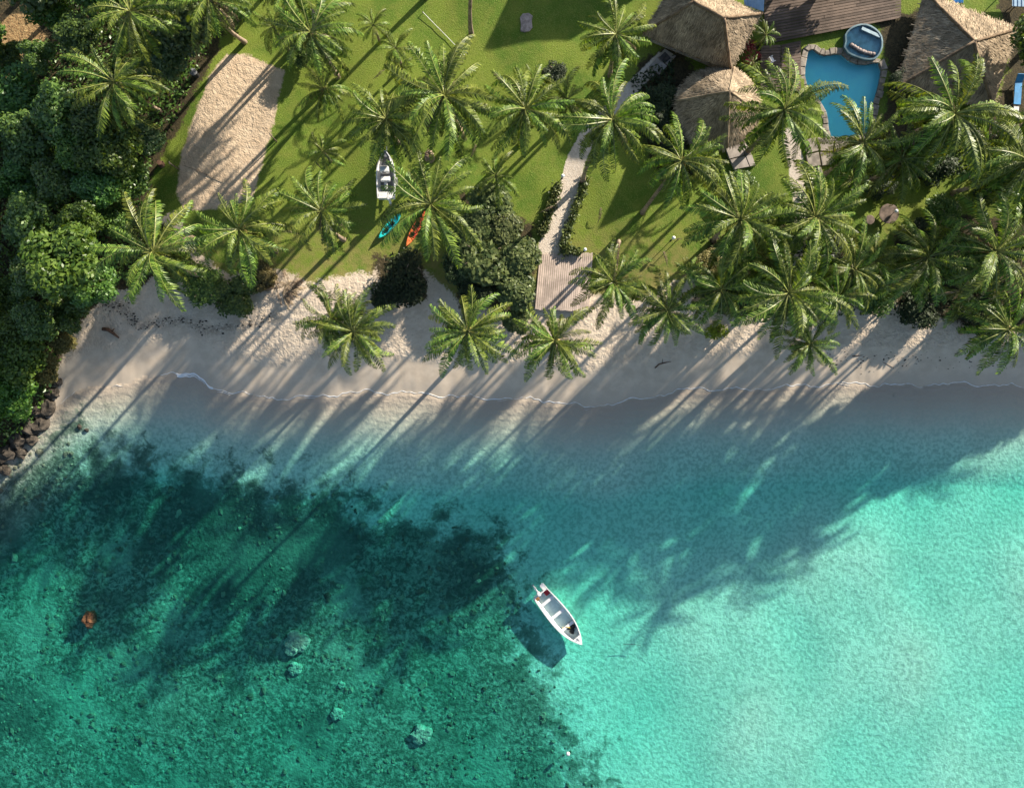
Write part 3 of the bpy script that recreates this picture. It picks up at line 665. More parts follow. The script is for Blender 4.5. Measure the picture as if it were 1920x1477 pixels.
OFF = [(2010,500,85,6,'jungle','broad tree past the right edge behind the bright edge palm'),(2080,540,85,5,'jungle','broad tree past the right edge above the beach'),(2100,440,95,7,'jungle','tall broad tree past the right edge'),(2190,480,95,6,'jungle','broad tree past the right edge, third along the beach'),(2290,440,95,6,'jungle','broad tree past the right edge, farthest along the beach'),(2010,600,60,3.5,'jungle','low tree past the right edge at the top of the beach'),
  (1592,-70,55,3.2,'jungle','tree past the top edge above the wooden terrace'),(1510,-70,50,3.2,'jungle','tree past the top edge, left of the terrace middle'),(1960,60,70,5,'jungle','tree past the right edge beside the square hut'),(1975,230,70,5,'jungle','tree past the right edge below the blue lounger'),(1960,380,60,4,'jungle','tree past the right edge beside the dry lawn patch')]
for t in OFF: tree(*t, group='trees past the edge of the frame')
for t in SHRUBS: tree(t[0], t[1], t[2], t[3]*.62, *t[4:], group='garden shrubs', name='shrub', cat='shrub', flat=.5 if t[2] > 40 else .7)
# hedges beside the sandy path
def hedge(pts, wd, label):
    r = np.random.RandomState(int(pts[0][0])); root = None; a = np.array([tuple(G(*p)) for p in pts])
    n = 1100; t = r.uniform(0, len(a)-1.001, n); i = t.astype(int); f = (t-i)[:, None]
    p = a[i]*(1-f) + a[i+1]*f; p += r.normal(size=(n,3))*np.array([wd*.3, wd*.3, 0]); p[:,2] += r.uniform(.05, .55, n)
    nr = r.normal(size=(n,3)) + np.array([0,0,1.]); nr /= np.linalg.norm(nr, axis=1)[:,None]
    u = np.cross(nr, r.normal(size=(n,3))); u /= np.linalg.norm(u, axis=1)[:,None]; v = np.cross(nr, u); s = r.uniform(.10,.24,(n,1))
    o = a[0]; p = p - o
    vv = np.stack([p-u*s, p-v*s*.45, p+u*s, p+v*s*.45], 1).reshape(-1,3)
    root = empty('hedge', o, label, 'hedge', 'hedges along the sandy path')
    link('foliage', np_mesh('foliage', vv, np.arange(4*n).reshape(-1,4), M['seagrape'], False), root)
    mb = MB()
    for q in a[::1]: mb.tube([tuple(Vector(q-o)-Vector((0,0,.2))), tuple(Vector(q-o)+Vector((0.05,0,.4)))], [.04,.02], 5)
    mb.build('stems', M['bark'], root)
hedge([(1047,348),(1040,368),(1031,395),(1022,425),(1016,440)], .7, 'low hedge on the left side of the sandy path')
hedge([(1098,335),(1090,360),(1080,390),(1066,430),(1056,458),(1062,472)], .75, 'low hedge on the right side of the sandy path')
hedge([(1062,472),(1075,470),(1084,476)], .5, 'short hedge end at the top of the pale boardwalk')

# undergrowth of the jungle floor
def scatter_leaves(name, poly, n, ls, mat, label, hmax, seed):
    r = np.random.RandomState(seed); pl = np.array(poly); pts = np.zeros((0,2))
    lo = pl.min(0); hi = pl.max(0)
    while len(pts) < n:
        q = r.uniform(lo, hi, (n*2, 2)); pts = np.concatenate([pts, q[sdf(poly, q[:,0], q[:,1]) < 0]])
    pts = pts[:n]; z = np.full(n, 1.3); x = (pts[:,0]-960)*(C-z)/F; y = -(pts[:,1]-738.5)*(C-z)/F
    z = hgt(x, y) + r.uniform(.03, 1, n)**1.6*hmax
    p = np.stack([x, y, z], 1); nr = r.normal(size=(n,3))*.6 + np.array([0,0,1.]); nr /= np.linalg.norm(nr, axis=1)[:,None]
    u = np.cross(nr, r.normal(size=(n,3))); u /= np.linalg.norm(u, axis=1)[:,None]; v = np.cross(nr, u); s = ls*r.uniform(.6,1.5,(n,1))
    vv = np.stack([p-u*s, p-v*s*.5, p+u*s, p+v*s*.5], 1).reshape(-1,3)
    tag(link(name, np_mesh(name, vv, np.arange(4*n).reshape(-1,4), mat, False)), label, 'undergrowth', kind='stuff')
scatter_leaves('undergrowth', [(-40,115),(60,125),(120,80),(120,-20),(420,-20),(400,95),(365,160),(335,230),(290,300),(272,360),(285,420),(320,440),(290,520),(200,538),(140,605),(105,680),(90,740),(40,810),(-40,860)], 16000, .17, M['jungle'], 'dense leafy undergrowth covering the jungle floor on the left', 2.0, 5)
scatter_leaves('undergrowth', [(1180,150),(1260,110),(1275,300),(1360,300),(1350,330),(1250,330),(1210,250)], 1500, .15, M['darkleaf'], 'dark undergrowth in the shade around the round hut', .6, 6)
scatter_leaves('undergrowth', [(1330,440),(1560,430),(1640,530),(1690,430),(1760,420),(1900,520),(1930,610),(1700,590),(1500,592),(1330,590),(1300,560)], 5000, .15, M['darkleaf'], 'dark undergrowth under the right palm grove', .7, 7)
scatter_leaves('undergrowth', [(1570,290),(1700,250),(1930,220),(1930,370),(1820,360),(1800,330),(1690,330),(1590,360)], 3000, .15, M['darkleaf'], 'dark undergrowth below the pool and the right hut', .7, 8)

# ------------------------------------------------------------------ thatched huts
def patch_pts(a, b, c, d, nu, nv):
    return [[(a.lerp(b, i/nu)).lerp(d.lerp(c, i/nu), j/nv) for i in range(nu+1)] for j in range(nv+1)]
def thatch_roof(root, patches, hips, seed, eave_drop=.32, dens=70):
    """patches: (eave a, eave b, top b, top a); rough thatch skin, loose straw, ridge rolls"""
    r = random.Random(seed); skin = MB(); straw = MB(); org = root.location
    bump = lambda p: Vector((0, 0, .09*mnoise.noise(p*1.1+Vector((seed,0,0))) + .05*mnoise.noise(p*3.1)))
    for a, b, c, d in patches:
        nu, nv = 16, 12; g = patch_pts(a, b, c, d, nu, nv)
        vs = [p + bump(p) - org for row in g for p in row]
        skin.poly(vs, [(j*(nu+1)+i, j*(nu+1)+i+1, (j+1)*(nu+1)+i+1, (j+1)*(nu+1)+i) for j in range(nv) for i in range(nu)])
        # cut eave face and underside
        e = g[0]; cen = (a+b+c+d)/4
        for i in range(nu):
            p, q = e[i]+bump(e[i])-org, e[i+1]+bump(e[i+1])-org; dn = Vector((0,0,-eave_drop))
            inn = ((d+c)/2 - (a+b)/2).normalized()*.25
            skin.face([p+dn+inn, q+dn+inn, q, p])
        skin.face([a+Vector((0,0,-eave_drop))-org, d+Vector((0,0,-eave_drop-.1))-org, c+Vector((0,0,-eave_drop-.1))-org, b+Vector((0,0,-eave_drop))-org])
        area = ((b-a).cross(d-a).length + (b-c).cross(d-c).length)/2
        nrm = (b-a).cross(d-a).normalized(); 
        if nrm.z < 0: nrm = -nrm
        down = ((a+b)/2 - (c+d)/2).normalized(); side = nrm.cross(down)
        for k in range(int(area*dens)):
            u, v = r.random(), r.random()
            if (c-d).length < .3*(b-a).length and r.random() < v*.8: continue
            p = (a.lerp(b, u)).lerp(d.lerp(c, u), v); p = p + bump(p) + nrm*r.uniform(.0, .05) - org
            t = (down + side*r.gauss(0, .22) + nrm*r.uniform(-.02, .10)).normalized()*r.uniform(.25, .6); w_ = side*r.uniform(.015, .04)
            straw.face([p-w_, p+w_, p+t+w_*.6, p+t-w_*.6])
    roof = skin.build('roof', M['thatch'], root, smooth=True)
    tag(straw.build('loose_straw', M['straw'], roof), kind='stuff')
    for h in hips:
        mb = MB(); pts = [p + bump(p) + Vector((0,0,.03)) - org for p in (h[0].lerp(h[1], i/10) for i in range(11))]
        mb.tube(pts, [.13+.04*r.random() for _ in pts], 6); mb.build('ridge_roll', M['ridge'], roof, smooth=True)
    return roof
def hut_walls(root, corners, z0, z1, inset, mat='wall'):
    cen = sum(corners, Vector())/len(corners); o = root.location; n = len(corners)
    cs = [Vector(((c.x-cen.x)*inset+cen.x-o.x, (c.y-cen.y)*inset+cen.y-o.y, 0)) for c in corners]
    mb = MB(); mb.poly([(c.x*1.06, c.y*1.06, z0-o.z-.3) for c in cs] + [(c.x*1.06, c.y*1.06, z0-o.z+.18) for c in cs], [tuple(range(2*n-1, n-1, -1))[::-1]] + [(i, (i+1) % n, n+(i+1) % n, n+i) for i in range(n)])
    mb.build('floor', M['concrete'], root)
    for i in range(n):
        a, b = cs[i], cs[(i+1) % n]; mid = (a+b)/2; L = (b-a).length; rz = math.atan2((b-a).y, (b-a).x)
        mb = MB(); mb.box((mid.x, mid.y, (z0+z1)/2-o.z), (L-.16, .10, z1-z0), rz); wl = mb.build('wall', M[mat], root)
        if i == 0:
            q = MB(); nn = Vector((math.sin(rz), -math.cos(rz), 0)); q.box((mid.x+nn.x*.07, mid.y+nn.y*.07, z0+1.1-o.z), (1.0, .06, 2.0), rz); q.build('door', M['wood'], root)
        mb = MB(); mb.tube([(a.x, a.y, z0-o.z-.3), (a.x, a.y, z1-o.z+.3)], .11, 8); mb.build('post', M['wood'], root, smooth=True)
def hip_hut(cpx, ridge, ze, za, label, seed):
    cs = [P(x, y, ze) for x, y in cpx]; rg = [P(x, y, za) for x, y in ridge]
    cen = sum(cs, Vector())/4; z0 = gz(cen.x, cen.y)
    root = empty('thatched_hut', (cen.x, cen.y, z0), label, 'hut', 'thatched huts of the resort')
    r0, r1 = rg[0], rg[-1]
    thatch_roof(root, [(cs[0],cs[1],r1,r0),(cs[1],cs[2],r1,r1),(cs[2],cs[3],r0,r1),(cs[3],cs[0],r0,r0)], [(r0,cs[0]),(r1,cs[1]),(r1,cs[2]),(r0,cs[3])] + ([(r0,r1)] if len(rg) > 1 else []), seed)
    hut_walls(root, cs, z0, ze+.25, .78); return root
hip_hut([(1206,62),(1370,130),(1430,26),(1268,-42)], [(1300,4),(1357,34)], 3.6, 7.2, 'largest thatched hut, hipped roof, left of the wooden terrace at the top', 1)
hip_hut([(1682,164),(1862,202),(1908,54),(1735,-14)], [(1826,79)], 2.9, 5.6, 'square thatched hut with pyramid roof right of the swimming pool', 2)
# round hut: four flat thatch faces cut off by a circular eave
def round_hut(px, py, rpx, label, seed):
    ze, za = 3.4, 7.0; c = P(px, py, ze); R = rpx*(C-ze)/F; z0 = gz(c.x, c.y)
    root = empty('thatched_hut', (c.x, c.y, z0), label, 'hut', 'thatched huts of the resort'); o = root.location
    hips = [R_(a) for a in (172, 282, 352, 68)]; apex = Vector((c.x, c.y, za)); r = random.Random(seed)
    pats = []; hl = []; eaves = []
    for i in range(4):
        a0 = hips[i]; a1 = hips[(i+1) % 4]
        while a1 < a0: a1 += 2*math.pi
        nseg = 6
        e0 = Vector((c.x+R*math.cos(a0), c.y+R*math.sin(a0), ze)); e1 = Vector((c.x+R*math.cos(a1), c.y+R*math.sin(a1), ze))
        hl.append((apex, e0)); n = (e0-apex).cross(e1-apex).normalized()
        for k in range(nseg):
            ps = []
            for q in (k, k+1):
                a = a0+(a1-a0)*q/nseg; x, y = c.x+R*math.cos(a), c.y+R*math.sin(a)
                zpl = apex.z - (n.x*(x-apex.x)+n.y*(y-apex.y))/n.z
                ps.append(Vector((x, y, zpl*.28 + ze*.72)))
            pats.append((ps[0], ps[1], apex, apex)); eaves.append(ps[0])
    skin = MB(); straw = MB(); bump = lambda p: Vector((0,0,.08*mnoise.noise(p*1.2+Vector((seed,0,0))) + .04*mnoise.noise(p*3.3)))
    for a, b, t, _ in pats:
        nu, nv = 4, 14; g = patch_pts(a, b, t, t, nu, nv)
        skin.poly([p+bump(p)-o for row in g for p in row], [(j*(nu+1)+i, j*(nu+1)+i+1, (j+1)*(nu+1)+i+1, (j+1)*(nu+1)+i) for j in range(nv) for i in range(nu)])
        dn = Vector((0,0,-.32)); inn = (t-(a+b)/2); inn.z = 0; inn = inn.normalized()*.2
        skin.face([a+dn+inn-o, b+dn+inn-o, b+bump(b)-o, a+bump(a)-o]); skin.face([a+dn+inn-o, t-Vector((0,0,.5))-o, b+dn+inn-o])
        nrm = (b-a).cross(t-a).normalized(); nrm = nrm if nrm.z > 0 else -nrm
        down = ((a+b)/2-t).normalized(); side = nrm.cross(down); area = (b-a).cross(t-a).length/2
        for k in range(int(area*75)):
            u = r.random(); v = 1-math.sqrt(r.random()); p = a.lerp(b, u).lerp(t, v); p = p+bump(p)+nrm*r.uniform(0,.05)-o
            tt = (down+side*r.gauss(0,.22)+nrm*r.uniform(-.02,.1)).normalized()*r.uniform(.25,.6); w_ = side*r.uniform(.015,.04)
            straw.face([p-w_, p+w_, p+tt+w_*.6, p+tt-w_*.6])
    roof = skin.build('roof', M['thatch'], root, smooth=True); tag(straw.build('loose_straw', M['straw'], roof), kind='stuff')
    for h in hl:
        mb = MB(); pts = [p+bump(p)+Vector((0,0,.02))-o for p in (h[0].lerp(h[1], i/10) for i in range(11))]
        mb.tube(pts, [.10+.03*r.random() for _ in pts], 6); mb.build('ridge_roll', M['thatch'], roof, smooth=True)
    hut_walls(root, eaves[::3], z0, ze+.2, .78)
hip_hut([(1118,-140),(1350,-150),(1350,-302),(1118,-292)], [(1158,-218),(1318,-224)], 3.6, 7.5, 'long thatched hut past the top edge that shades the upper lawn', 4)
round_hut(1347, 200, 79, 'round thatched hut below the largest one', 3)

# ------------------------------------------------------------------ pool, spa, terraces
def ring_from(pts, d):
    """offset a closed outline outwards by d metres"""
    n = len(pts); o = []; area = sum(pts[i].x*pts[(i+1) % n].y - pts[(i+1) % n].x*pts[i].y for i in range(n)); s = 1 if area > 0 else -1
    for i in range(n):
        t = (pts[(i+1) % n]-pts[i-1]); t.z = 0; t.normalize(); o.append(pts[i] + Vector((t.y, -t.x, 0))*d*s)
    return o
def resample(pts, step):
    n = len(pts); o = []
    for i in range(n):
        a, b, c, d = pts[i-1], pts[i], pts[(i+1) % n], pts[(i+2) % n]; k = max(1, round((c-b).length/step))
        for j in range(k):
            t = j/k; o.append(.5*((2*b)+(c-a)*t+(2*a-5*b+4*c-d)*t*t+(3*b-a-3*c+d)*t**3))
    return o
zp = gz(*P(1590, 160)[:2])
outl = [P(x, y, zp) for x, y in POOLPX]; outl = resample(outl, .4); pc = sum(outl, Vector())/len(outl)
root = empty('swimming_pool', (pc.x, pc.y, zp-.7), 'free-form turquoise swimming pool with stone rim between the huts', 'pool')
o = Vector((pc.x, pc.y, zp-.7)); n = len(outl); mb = MB()
mb.poly([p-o+Vector((0,0,-.68)) for p in outl] + [p-o+Vector((0,0,.02)) for p in outl], [tuple(range(n))] + [(i, (i+1) % n, n+(i+1) % n, n+i) for i in range(n)])
mb.build('basin', M['pool'], root)
mb = MB(); ins = ring_from(outl, -.004)
mb.poly([p-o+Vector((0,0,-.672)) for p in ins] + [p-o+Vector((0,0,-.10)) for p in ins], [tuple(range(n)), tuple(range(n, 2*n))] + [(i, (i+1) % n, n+(i+1) % n, n+i) for i in range(n)])
mb.build('pool_water', M['poolwater'], root)
r = random.Random(5); big = resample([P(x, y, zp) for x, y in POOLPX], .62); n = len(big); inn = ring_from(big, -.16); ou = ring_from(big, .36)
for i in range(n):
    j = (i+1) % n; g = .03; h = .10+r.uniform(0,.09); e = r.uniform(.85,1.2)
    a, b = inn[i].lerp(inn[j], g), inn[i].lerp(inn[j], 1-g); c, d = ou[i].lerp(ou[j], 1-g), ou[i].lerp(ou[j], g)
    c = b.lerp(c, e); d = a.lerp(d, e); m_ = (a+b+c+d)/4; mb = MB()
    lo = [p-o+Vector((0,0,-.14)) for p in (a,b,c,d)]; mid = [p-o+Vector((0,0,h-.04)) for p in (a,b,c,d)]; hi = [p.lerp(m_, .14)-o+Vector((0,0,h+r.uniform(-.02,.02))) for p in (a,b,c,d)]
    mb.poly(lo+mid+hi, [(3,2,1,0),(8,9,10,11)]+[(k,(k+1)%4,4+(k+1)%4,4+k) for k in range(4)]+[(4+k,4+(k+1)%4,8+(k+1)%4,8+k) for k in range(4)])
    mb.build('rim_stone', M['stone'], root)
# raised spa above the pool
SPA = [(1470+a/5.68, 20+b/5.68) for a, b in [(650,260),(700,190),(780,150),(880,140),(980,190),(1045,270),(1055,380),(1020,470),(960,520),(860,520),(760,490),(680,450),(640,390),(655,330)]]
so = [P(x, y, zp+.45) for x, y in SPA]; so = resample(so, .45); sc_ = sum(so, Vector())/len(so); n = len(so)
root = empty('spa_basin', (sc_.x, sc_.y, zp), 'round raised blue-grey spa basin at the upper rim of the pool', 'spa'); o = root.location; inn = ring_from(so, -.14)
mb = MB(); L0 = [p-o for p in so]; L1 = [p-o for p in inn]
lv = [(L0,-.3-.45),(L0,.0),(L1,.02),(L1,-.34)]
mb.poly([p+Vector((0,0,z)) for L, z in lv for p in L], [(k*n+i, k*n+(i+1) % n, (k+1)*n+(i+1) % n, (k+1)*n+i) for k in range(2) for i in range(n)])
mb.build('rim', M['spa'], root); mb = MB()
mb.poly([p+Vector((0,0,z)) for L, z in lv[2:] for p in L], [(i, (i+1) % n, n+(i+1) % n, n+i) for i in range(n)] + [tuple(range(n, 2*n))])
mb.build('basin', M['spatile'], root)
mb = MB(); wl = [p*.995 for p in ring_from(L1, -.01)]
mb.poly([p+Vector((0,0,-.335)) for p in wl]+[p+Vector((0,0,-.07)) for p in wl], [tuple(range(n)), tuple(range(n,2*n))]+[(i,(i+1)%n,n+(i+1)%n,n+i) for i in range(n)]); mb.build('spa_water', M['poolwater'], root)
sq = lambda px, py, z=.45: P(px, py, zp+z) - o
mb = MB(); a, b = sq(1470+830/5.68, 20+185/5.68), sq(1470+1030/5.68, 20+275/5.68); m_ = (a+b)/2; mb.box((m_.x, m_.y, .28), ((b-a).length, .32, .3), math.atan2((b-a).y, (b-a).x), 0, .04); mb.build('bench', M['spatile'], root)
for i in range(9):
    t = i/8; p = sq(1470+(730+230*t)/5.68, 20+(360+95*t+18*math.sin(t*3.1))/5.68); mb = MB(); mb.blob((p.x, p.y, .25), (.26,.22,.2), i, .3, 0, 5, 8); mb.build('rim_stone', M['slab'], root, smooth=True)

def plank_deck(name, label, corners, zt, across, nplank, mat, cat, sub=None, gap=.035, group=None, jit=.012):
    """corners a,b,c,d in photo pixels; planks run from edge a-b to edge d-c"""
    c = [P(x, y, zt) for x, y in corners]; cen = sum(c, Vector())/4; r = random.Random(nplank)
    root = empty(name, (cen.x, cen.y, gz(cen.x, cen.y)), label, cat, group); o = root.location
    a, b, c2, d = c
    for i in range(nplank):
        t0, t1 = i/nplank, (i+1)/nplank; wd = (b-a).length/nplank
        p0, p1, q1, q0 = a.lerp(b, t0), a.lerp(b, t1), d.lerp(c2, t1), d.lerp(c2, t0)
        segs = [(0, 1)] if not sub else [(0, .5+r.uniform(-.2,.2))]; 
        if sub: segs.append((segs[0][1], 1))
        for s0, s1 in segs:
            k = gap/2/wd
            e0, e1 = p0.lerp(p1, k), p0.lerp(p1, 1-k); f0, f1 = q0.lerp(q1, k), q0.lerp(q1, 1-k)
            A, B, Cc, D = e0.lerp(f0, s0+.001), e1.lerp(f1, s0+.001), e1.lerp(f1, s1-.001), e0.lerp(f0, s1-.001)
            z = r.uniform(-jit, jit); dl = [r.uniform(-.05,.05) if not sub else 0 for _ in range(2)]; ax_ = (f0-e0).normalized()
            A = A+ax_*dl[0]; B = B+ax_*dl[0]; Cc = Cc+ax_*dl[1]; D = D+ax_*dl[1]
            top = [p-o+Vector((0,0,z)) for p in (A,B,Cc,D)]; bot = [p-Vector((0,0,.045)) for p in top]; mb = MB()
            mb.poly(bot+top, [(3,2,1,0),(4,5,6,7),(0,1,5,4),(1,2,6,5),(2,3,7,6),(3,0,4,7)]); mb.build('plank', mat[r.randrange(len(mat))], root)
    for t in (.08, .5, .92):
        p, q = a.lerp(d, t), b.lerp(c2, t); m_ = (p+q)/2-o; mb = MB(); L = (q-p).length*.98; hz = zt-o.z-.07
        mb.box((m_.x, m_.y, hz/2-.1), (L, .12, hz+.2-.012), math.atan2((q-p).y, (q-p).x)); mb.build('joist', M['wood'], root)
    return root
def tints(base, n, v, name):
    return [simple('%s_%s' % (name, 'abcdefgh'[i]), tuple(x*(1-v+2*v*i/(n-1)) for x in base), .75, .22, .9, .25, .006) for i in range(n)]
pale = tints((.64,.51,.425), 4, .06, 'pale_plank'); brown = tints((.155,.112,.086), 5, .25, 'brown_plank')
zd = G(1050, 530).z + .28
plank_deck('boardwalk', 'pale pinkish plank boardwalk at the lower end of the sandy path', [(1012,476),(1112,474),(1104,584),(1003,580)], zd, 0, 26, pale, 'boardwalk')
plank_deck('wooden_terrace', 'wide brown plank terrace at the top between the huts', [(1434,-40),(1432,84),(1690,34),(1690,-80)], G(1560,20).z+.45, 0, 22, brown, 'terrace', sub=True, gap=.05)
plank_deck('wooden_terrace', 'narrow plank walk leading down along the left of the pool', [(1465,84),(1466,172),(1502,172),(1502,76)], G(1480,120).z+.22, 0, 18, brown, 'terrace')
plank_deck('wooden_terrace', 'small brown plank landing with the white chair on it', [(1426,86),(1426,165),(1464,172),(1464,84)], G(1445,120).z+.24, 0, 16, brown, 'terrace')
# paving by the pool's lower end and by the huts
def paving(label, cells, mat, th=.12, cat='paving'):
    cs = [[G(x, y) for x, y in cell] for cell in cells]; cen = sum((p for c in cs for p in c), Vector())/sum(len(c) for c in cs)
    z = max(p.z for c in cs for p in c); root = empty('paving', (cen.x, cen.y, z), label, cat)
    for c in cs:
        m_ = sum(c, Vector())/len(c); n = len(c); mb = MB(); zz = rnd.uniform(-.012, .012)
        q = [Vector((p.lerp(m_, .03).x-cen.x, p.lerp(m_, .03).y-cen.y, 0)) for p in c]
        mb.poly([p+Vector((0,0,-.2)) for p in q]+[p+Vector((0,0,th-.02+zz)) for p in q]+[p*1+(Vector((m_.x-cen.x,m_.y-cen.y,0))-p)*.04+Vector((0,0,th+zz)) for p in q],
                [tuple(range(2*n,3*n))]+[(i,(i+1)%n,n+(i+1)%n,n+i) for i in range(n)]+[(n+i,n+(i+1)%n,2*n+(i+1)%n,2*n+i) for i in range(n)])
        mb.build('slab', mat, root)
    return root
paving('grey stone paving below the lower end of the pool', [[(1506,262),(1530,258),(1534,284),(1510,290)],[(1532,258),(1562,262),(1560,286),(1536,284)],[(1510,292),(1534,286),(1538,312),(1514,316)],[(1536,286),(1560,288),(1566,310),(1540,312)],[(1564,264),(1590,272),(1586,292),(1562,288)],[(1516,318),(1538,314),(1544,334),(1522,338)]], M['stone'])
paving('pale paved square at the door of the round hut', [[(1358,276),(1388,270),(1396,292),(1366,300)],[(1389,270),(1400,268),(1408,290),(1397,292)],[(1367,301),(1396,293),(1404,314),(1376,320)],[(1397,292),(1409,291),(1416,312),(1405,314)]], M['concrete'])
def mat_obj(px, py, w_, h_, rz, label):
    g = G(px, py); mb = MB(); mb.box((0,0,.02), (w_, h_, .04), 0, 0, .012)
    for i in range(7): mb.box((-w_/2+w_*(i+.5)/7, 0, .046), (w_*.05, h_*.9, .012))
    q = mb.build('door_mat', M['mat_dark'], None, (g.x, g.y, g.z+.135)); q.rotation_euler = (0,0,rz); tag(q, label, 'mat', 'door mats')
mat_obj(1393, 303, 1.1, .8, .2, 'dark door mat on the pale paved square by the round hut')
paving('grey concrete step at the upper end of the path beside the largest hut', [[(1232,108),(1246,92),(1268,106),(1252,124)],[(1216,126),(1231,109),(1251,125),(1236,142)]], M['concrete'])
mat_obj(1246, 110, .8, .8, .75, 'dark door mat on the concrete step beside the largest hut')

# ------------------------------------------------------------------ boats
def hull(root, L, W, D, zb, bowrise=.25, mat='white', floor='white', stern=.82):
    """open boat: outer shell, gunwale, inner sides and floor; bow along +X"""
    N = 22; prof = []
    for i in range(N+1):
        t = i/N; hw = W/2*(stern + (1-stern)*math.sin(min(1, t/.45)*math.pi/2))*(1 if t < .45 else max(0.0, 1-((t-.45)/.55)**2.3)**.9)
        prof.append((L*(t-.5), max(hw, .015), zb + D*(1) + bowrise*t**3, zb + .06 + bowrise*.9*max(0, (t-.75)/.25)**2))
    mb = MB(); rows = []
    for x, hw, zs, zk in prof:
        gi = max(hw-.075, .004); fl = min(gi, hw*.84); zf = zk+.14
        pts = [(0,zk),(hw*.62,zk+.10*D),(hw*.9,zk+.5*D),(hw,zs-.04),(hw+.015,zs),(gi,zs+.012),(gi-.002,zs-.06),(fl*.97,zf+.03),(fl*.9,zf)]
        rows.append([Vector((x, y, z)) for y, z in pts])
    K = 9
    for s in (1, -1):
        vv = [Vector((p.x, p.y*s, p.z)) for row in rows for p in row]
        mb.poly(vv, [(i*K+k, i*K+k+1, (i+1)*K+k+1, (i+1)*K+k) for i in range(N) for k in range(K-1)])
    r0 = rows[0]; mb.face([Vector((p.x, p.y, p.z)) for p in r0[:5]] + [Vector((p.x, -p.y, p.z)) for p in r0[4:0:-1]])
    tw = prof[0]; mb.box((tw[0]+.05, 0, (tw[2]+tw[3])/2+.05), (.09, 2*tw[1]-.10, tw[2]-tw[3]-.12))
    h = mb.build('hull', M[mat], root, smooth=False)
    mb = MB(); mb.poly([v for row in rows for v in (Vector((row[8].x, row[8].y, row[8].z)), Vector((row[8].x, -row[8].y, row[8].z)))], [(2*i, 2*i+2, 2*i+3, 2*i+1) for i in range(N)])
    mb.build('floor', M[floor], root)
    return prof
def outboard(root, loc, rz, tilt=0.6, mat='white'):
    e = link('outboard_motor', None, root, loc); e.rotation_euler = (0, 0, rz)
    mb = MB(); mb.box((0,0,.28), (.46,.34,.40), 0, 0, .09); cw = mb.build('cowling', M[mat], e)
    mb = MB(); c, s = math.cos(tilt), math.sin(tilt)
    mb.tube([(0,0,.1), (-.45*s-.05, 0, -.45*c+.1), (-.85*s-.05, 0, -.85*c+.1)], [.10,.08,.06], 8); mb.box((-.55*s-.05,0,-.55*c+.1), (.30,.22,.04), 0, 0, 0, -tilt); mb.build('leg', M['white'], e)
    mb = MB(); p = Vector((-.82*s-.12, 0, -.82*c+.08)); mb.tube([p-Vector((.2*c,0,-.2*s)), p+Vector((.14*c,0,-.14*s))], [.03,.07], 8)
    for k in range(3):
        a = k*2.094; mb.box(p-Vector((.15*c,0,-.15*s))+Vector((0,math.cos(a)*.1,math.sin(a)*.1)), (.03,.09,.16), 0, 0, 0)
    mb.build('propeller', M['grey'], e); return e
# moored boat
a, b = P(1013,1112,.5), P(1091,1208,.6); L = (b-a).length; mid = (a+b)/2
root = empty('motor_boat', (mid.x, mid.y, -.36), 'white open motor boat floating in the turquoise water', 'boat', rz=math.atan2((b-a).y, (b-a).x))
pr = hull(root, L, 2.0, .82, 0, .22)
def cross_box(name, x, dx, z, dz, mat, prof=pr, root=root, sh=.16, L=L):
    hw = np.interp(x, [p[0] for p in prof], [p[1] for p in prof]) - sh; mb = MB(); mb.box((x, 0, z), (dx, 2*hw, dz), 0, 0, .03); return mb.build(name, M[mat], root)
for x in (-L*.33, -L*.08, L*.16): cross_box('thwart', x, .30, .62, .06, 'white')
mb = MB(); bw = [p for p in pr if p[0] > L*.32]
mb.poly([Vector((p[0], s*(p[1]-.03), p[2]+.004)) for p in bw for s in (1,-1)], [(2*i,2*i+2,2*i+3,2*i+1) for i in range(len(bw)-1)]); mb.build('bow_deck', M['white'], root)
mb = MB(); mb.box((L*.405, .04, .99), (.34,.05,.06)); mb.tube([(L*.40,0,.95),(L*.40,0,1.08)], .035, 6); mb.build('cleat', M['grey'], root)
mb = MB()
for i in range(7): mb.blob((L*.24+rnd.uniform(-.4,.4), rnd.uniform(-.15,.45), .30+rnd.uniform(0,.12)), (.26,.2,.16), i, .5, 0, 5, 8)
mb.build('tarpaulin', M['darkgrey'], root, smooth=True)
mb = MB(); mb.tube([(L*.13,-.5,.5),(L*.16,-.1,.67),(L*.19,.05,.67),(L*.22,.15,.5)], .035, 5); mb.build('rope', M['yellow'], root)
mb = MB(); mb.box((-L*.44, .50, .42), (.55,.5,.34), 0, 0, .05); mb.build('fuel_tank', M['redpaint'], root)
mb = MB(); mb.box((-L*.445, -.62, .40), (.34,.42,.3), 0, 0, .04); mb.build('box', M['brownbox'], root)
outboard(root, (-L*.5-.08, -.12, .72), 0, 1.1)
mb = MB(); mb.box((-L*.5-.28, .58, .60), (.60,.46,.12), 0, 0, .04); mb.tube([(-L*.5-.5,.58,.6),(-L*.5-.5,.58,-.1)], .05, 6); mb.build('swim_platform', M['white'], root)

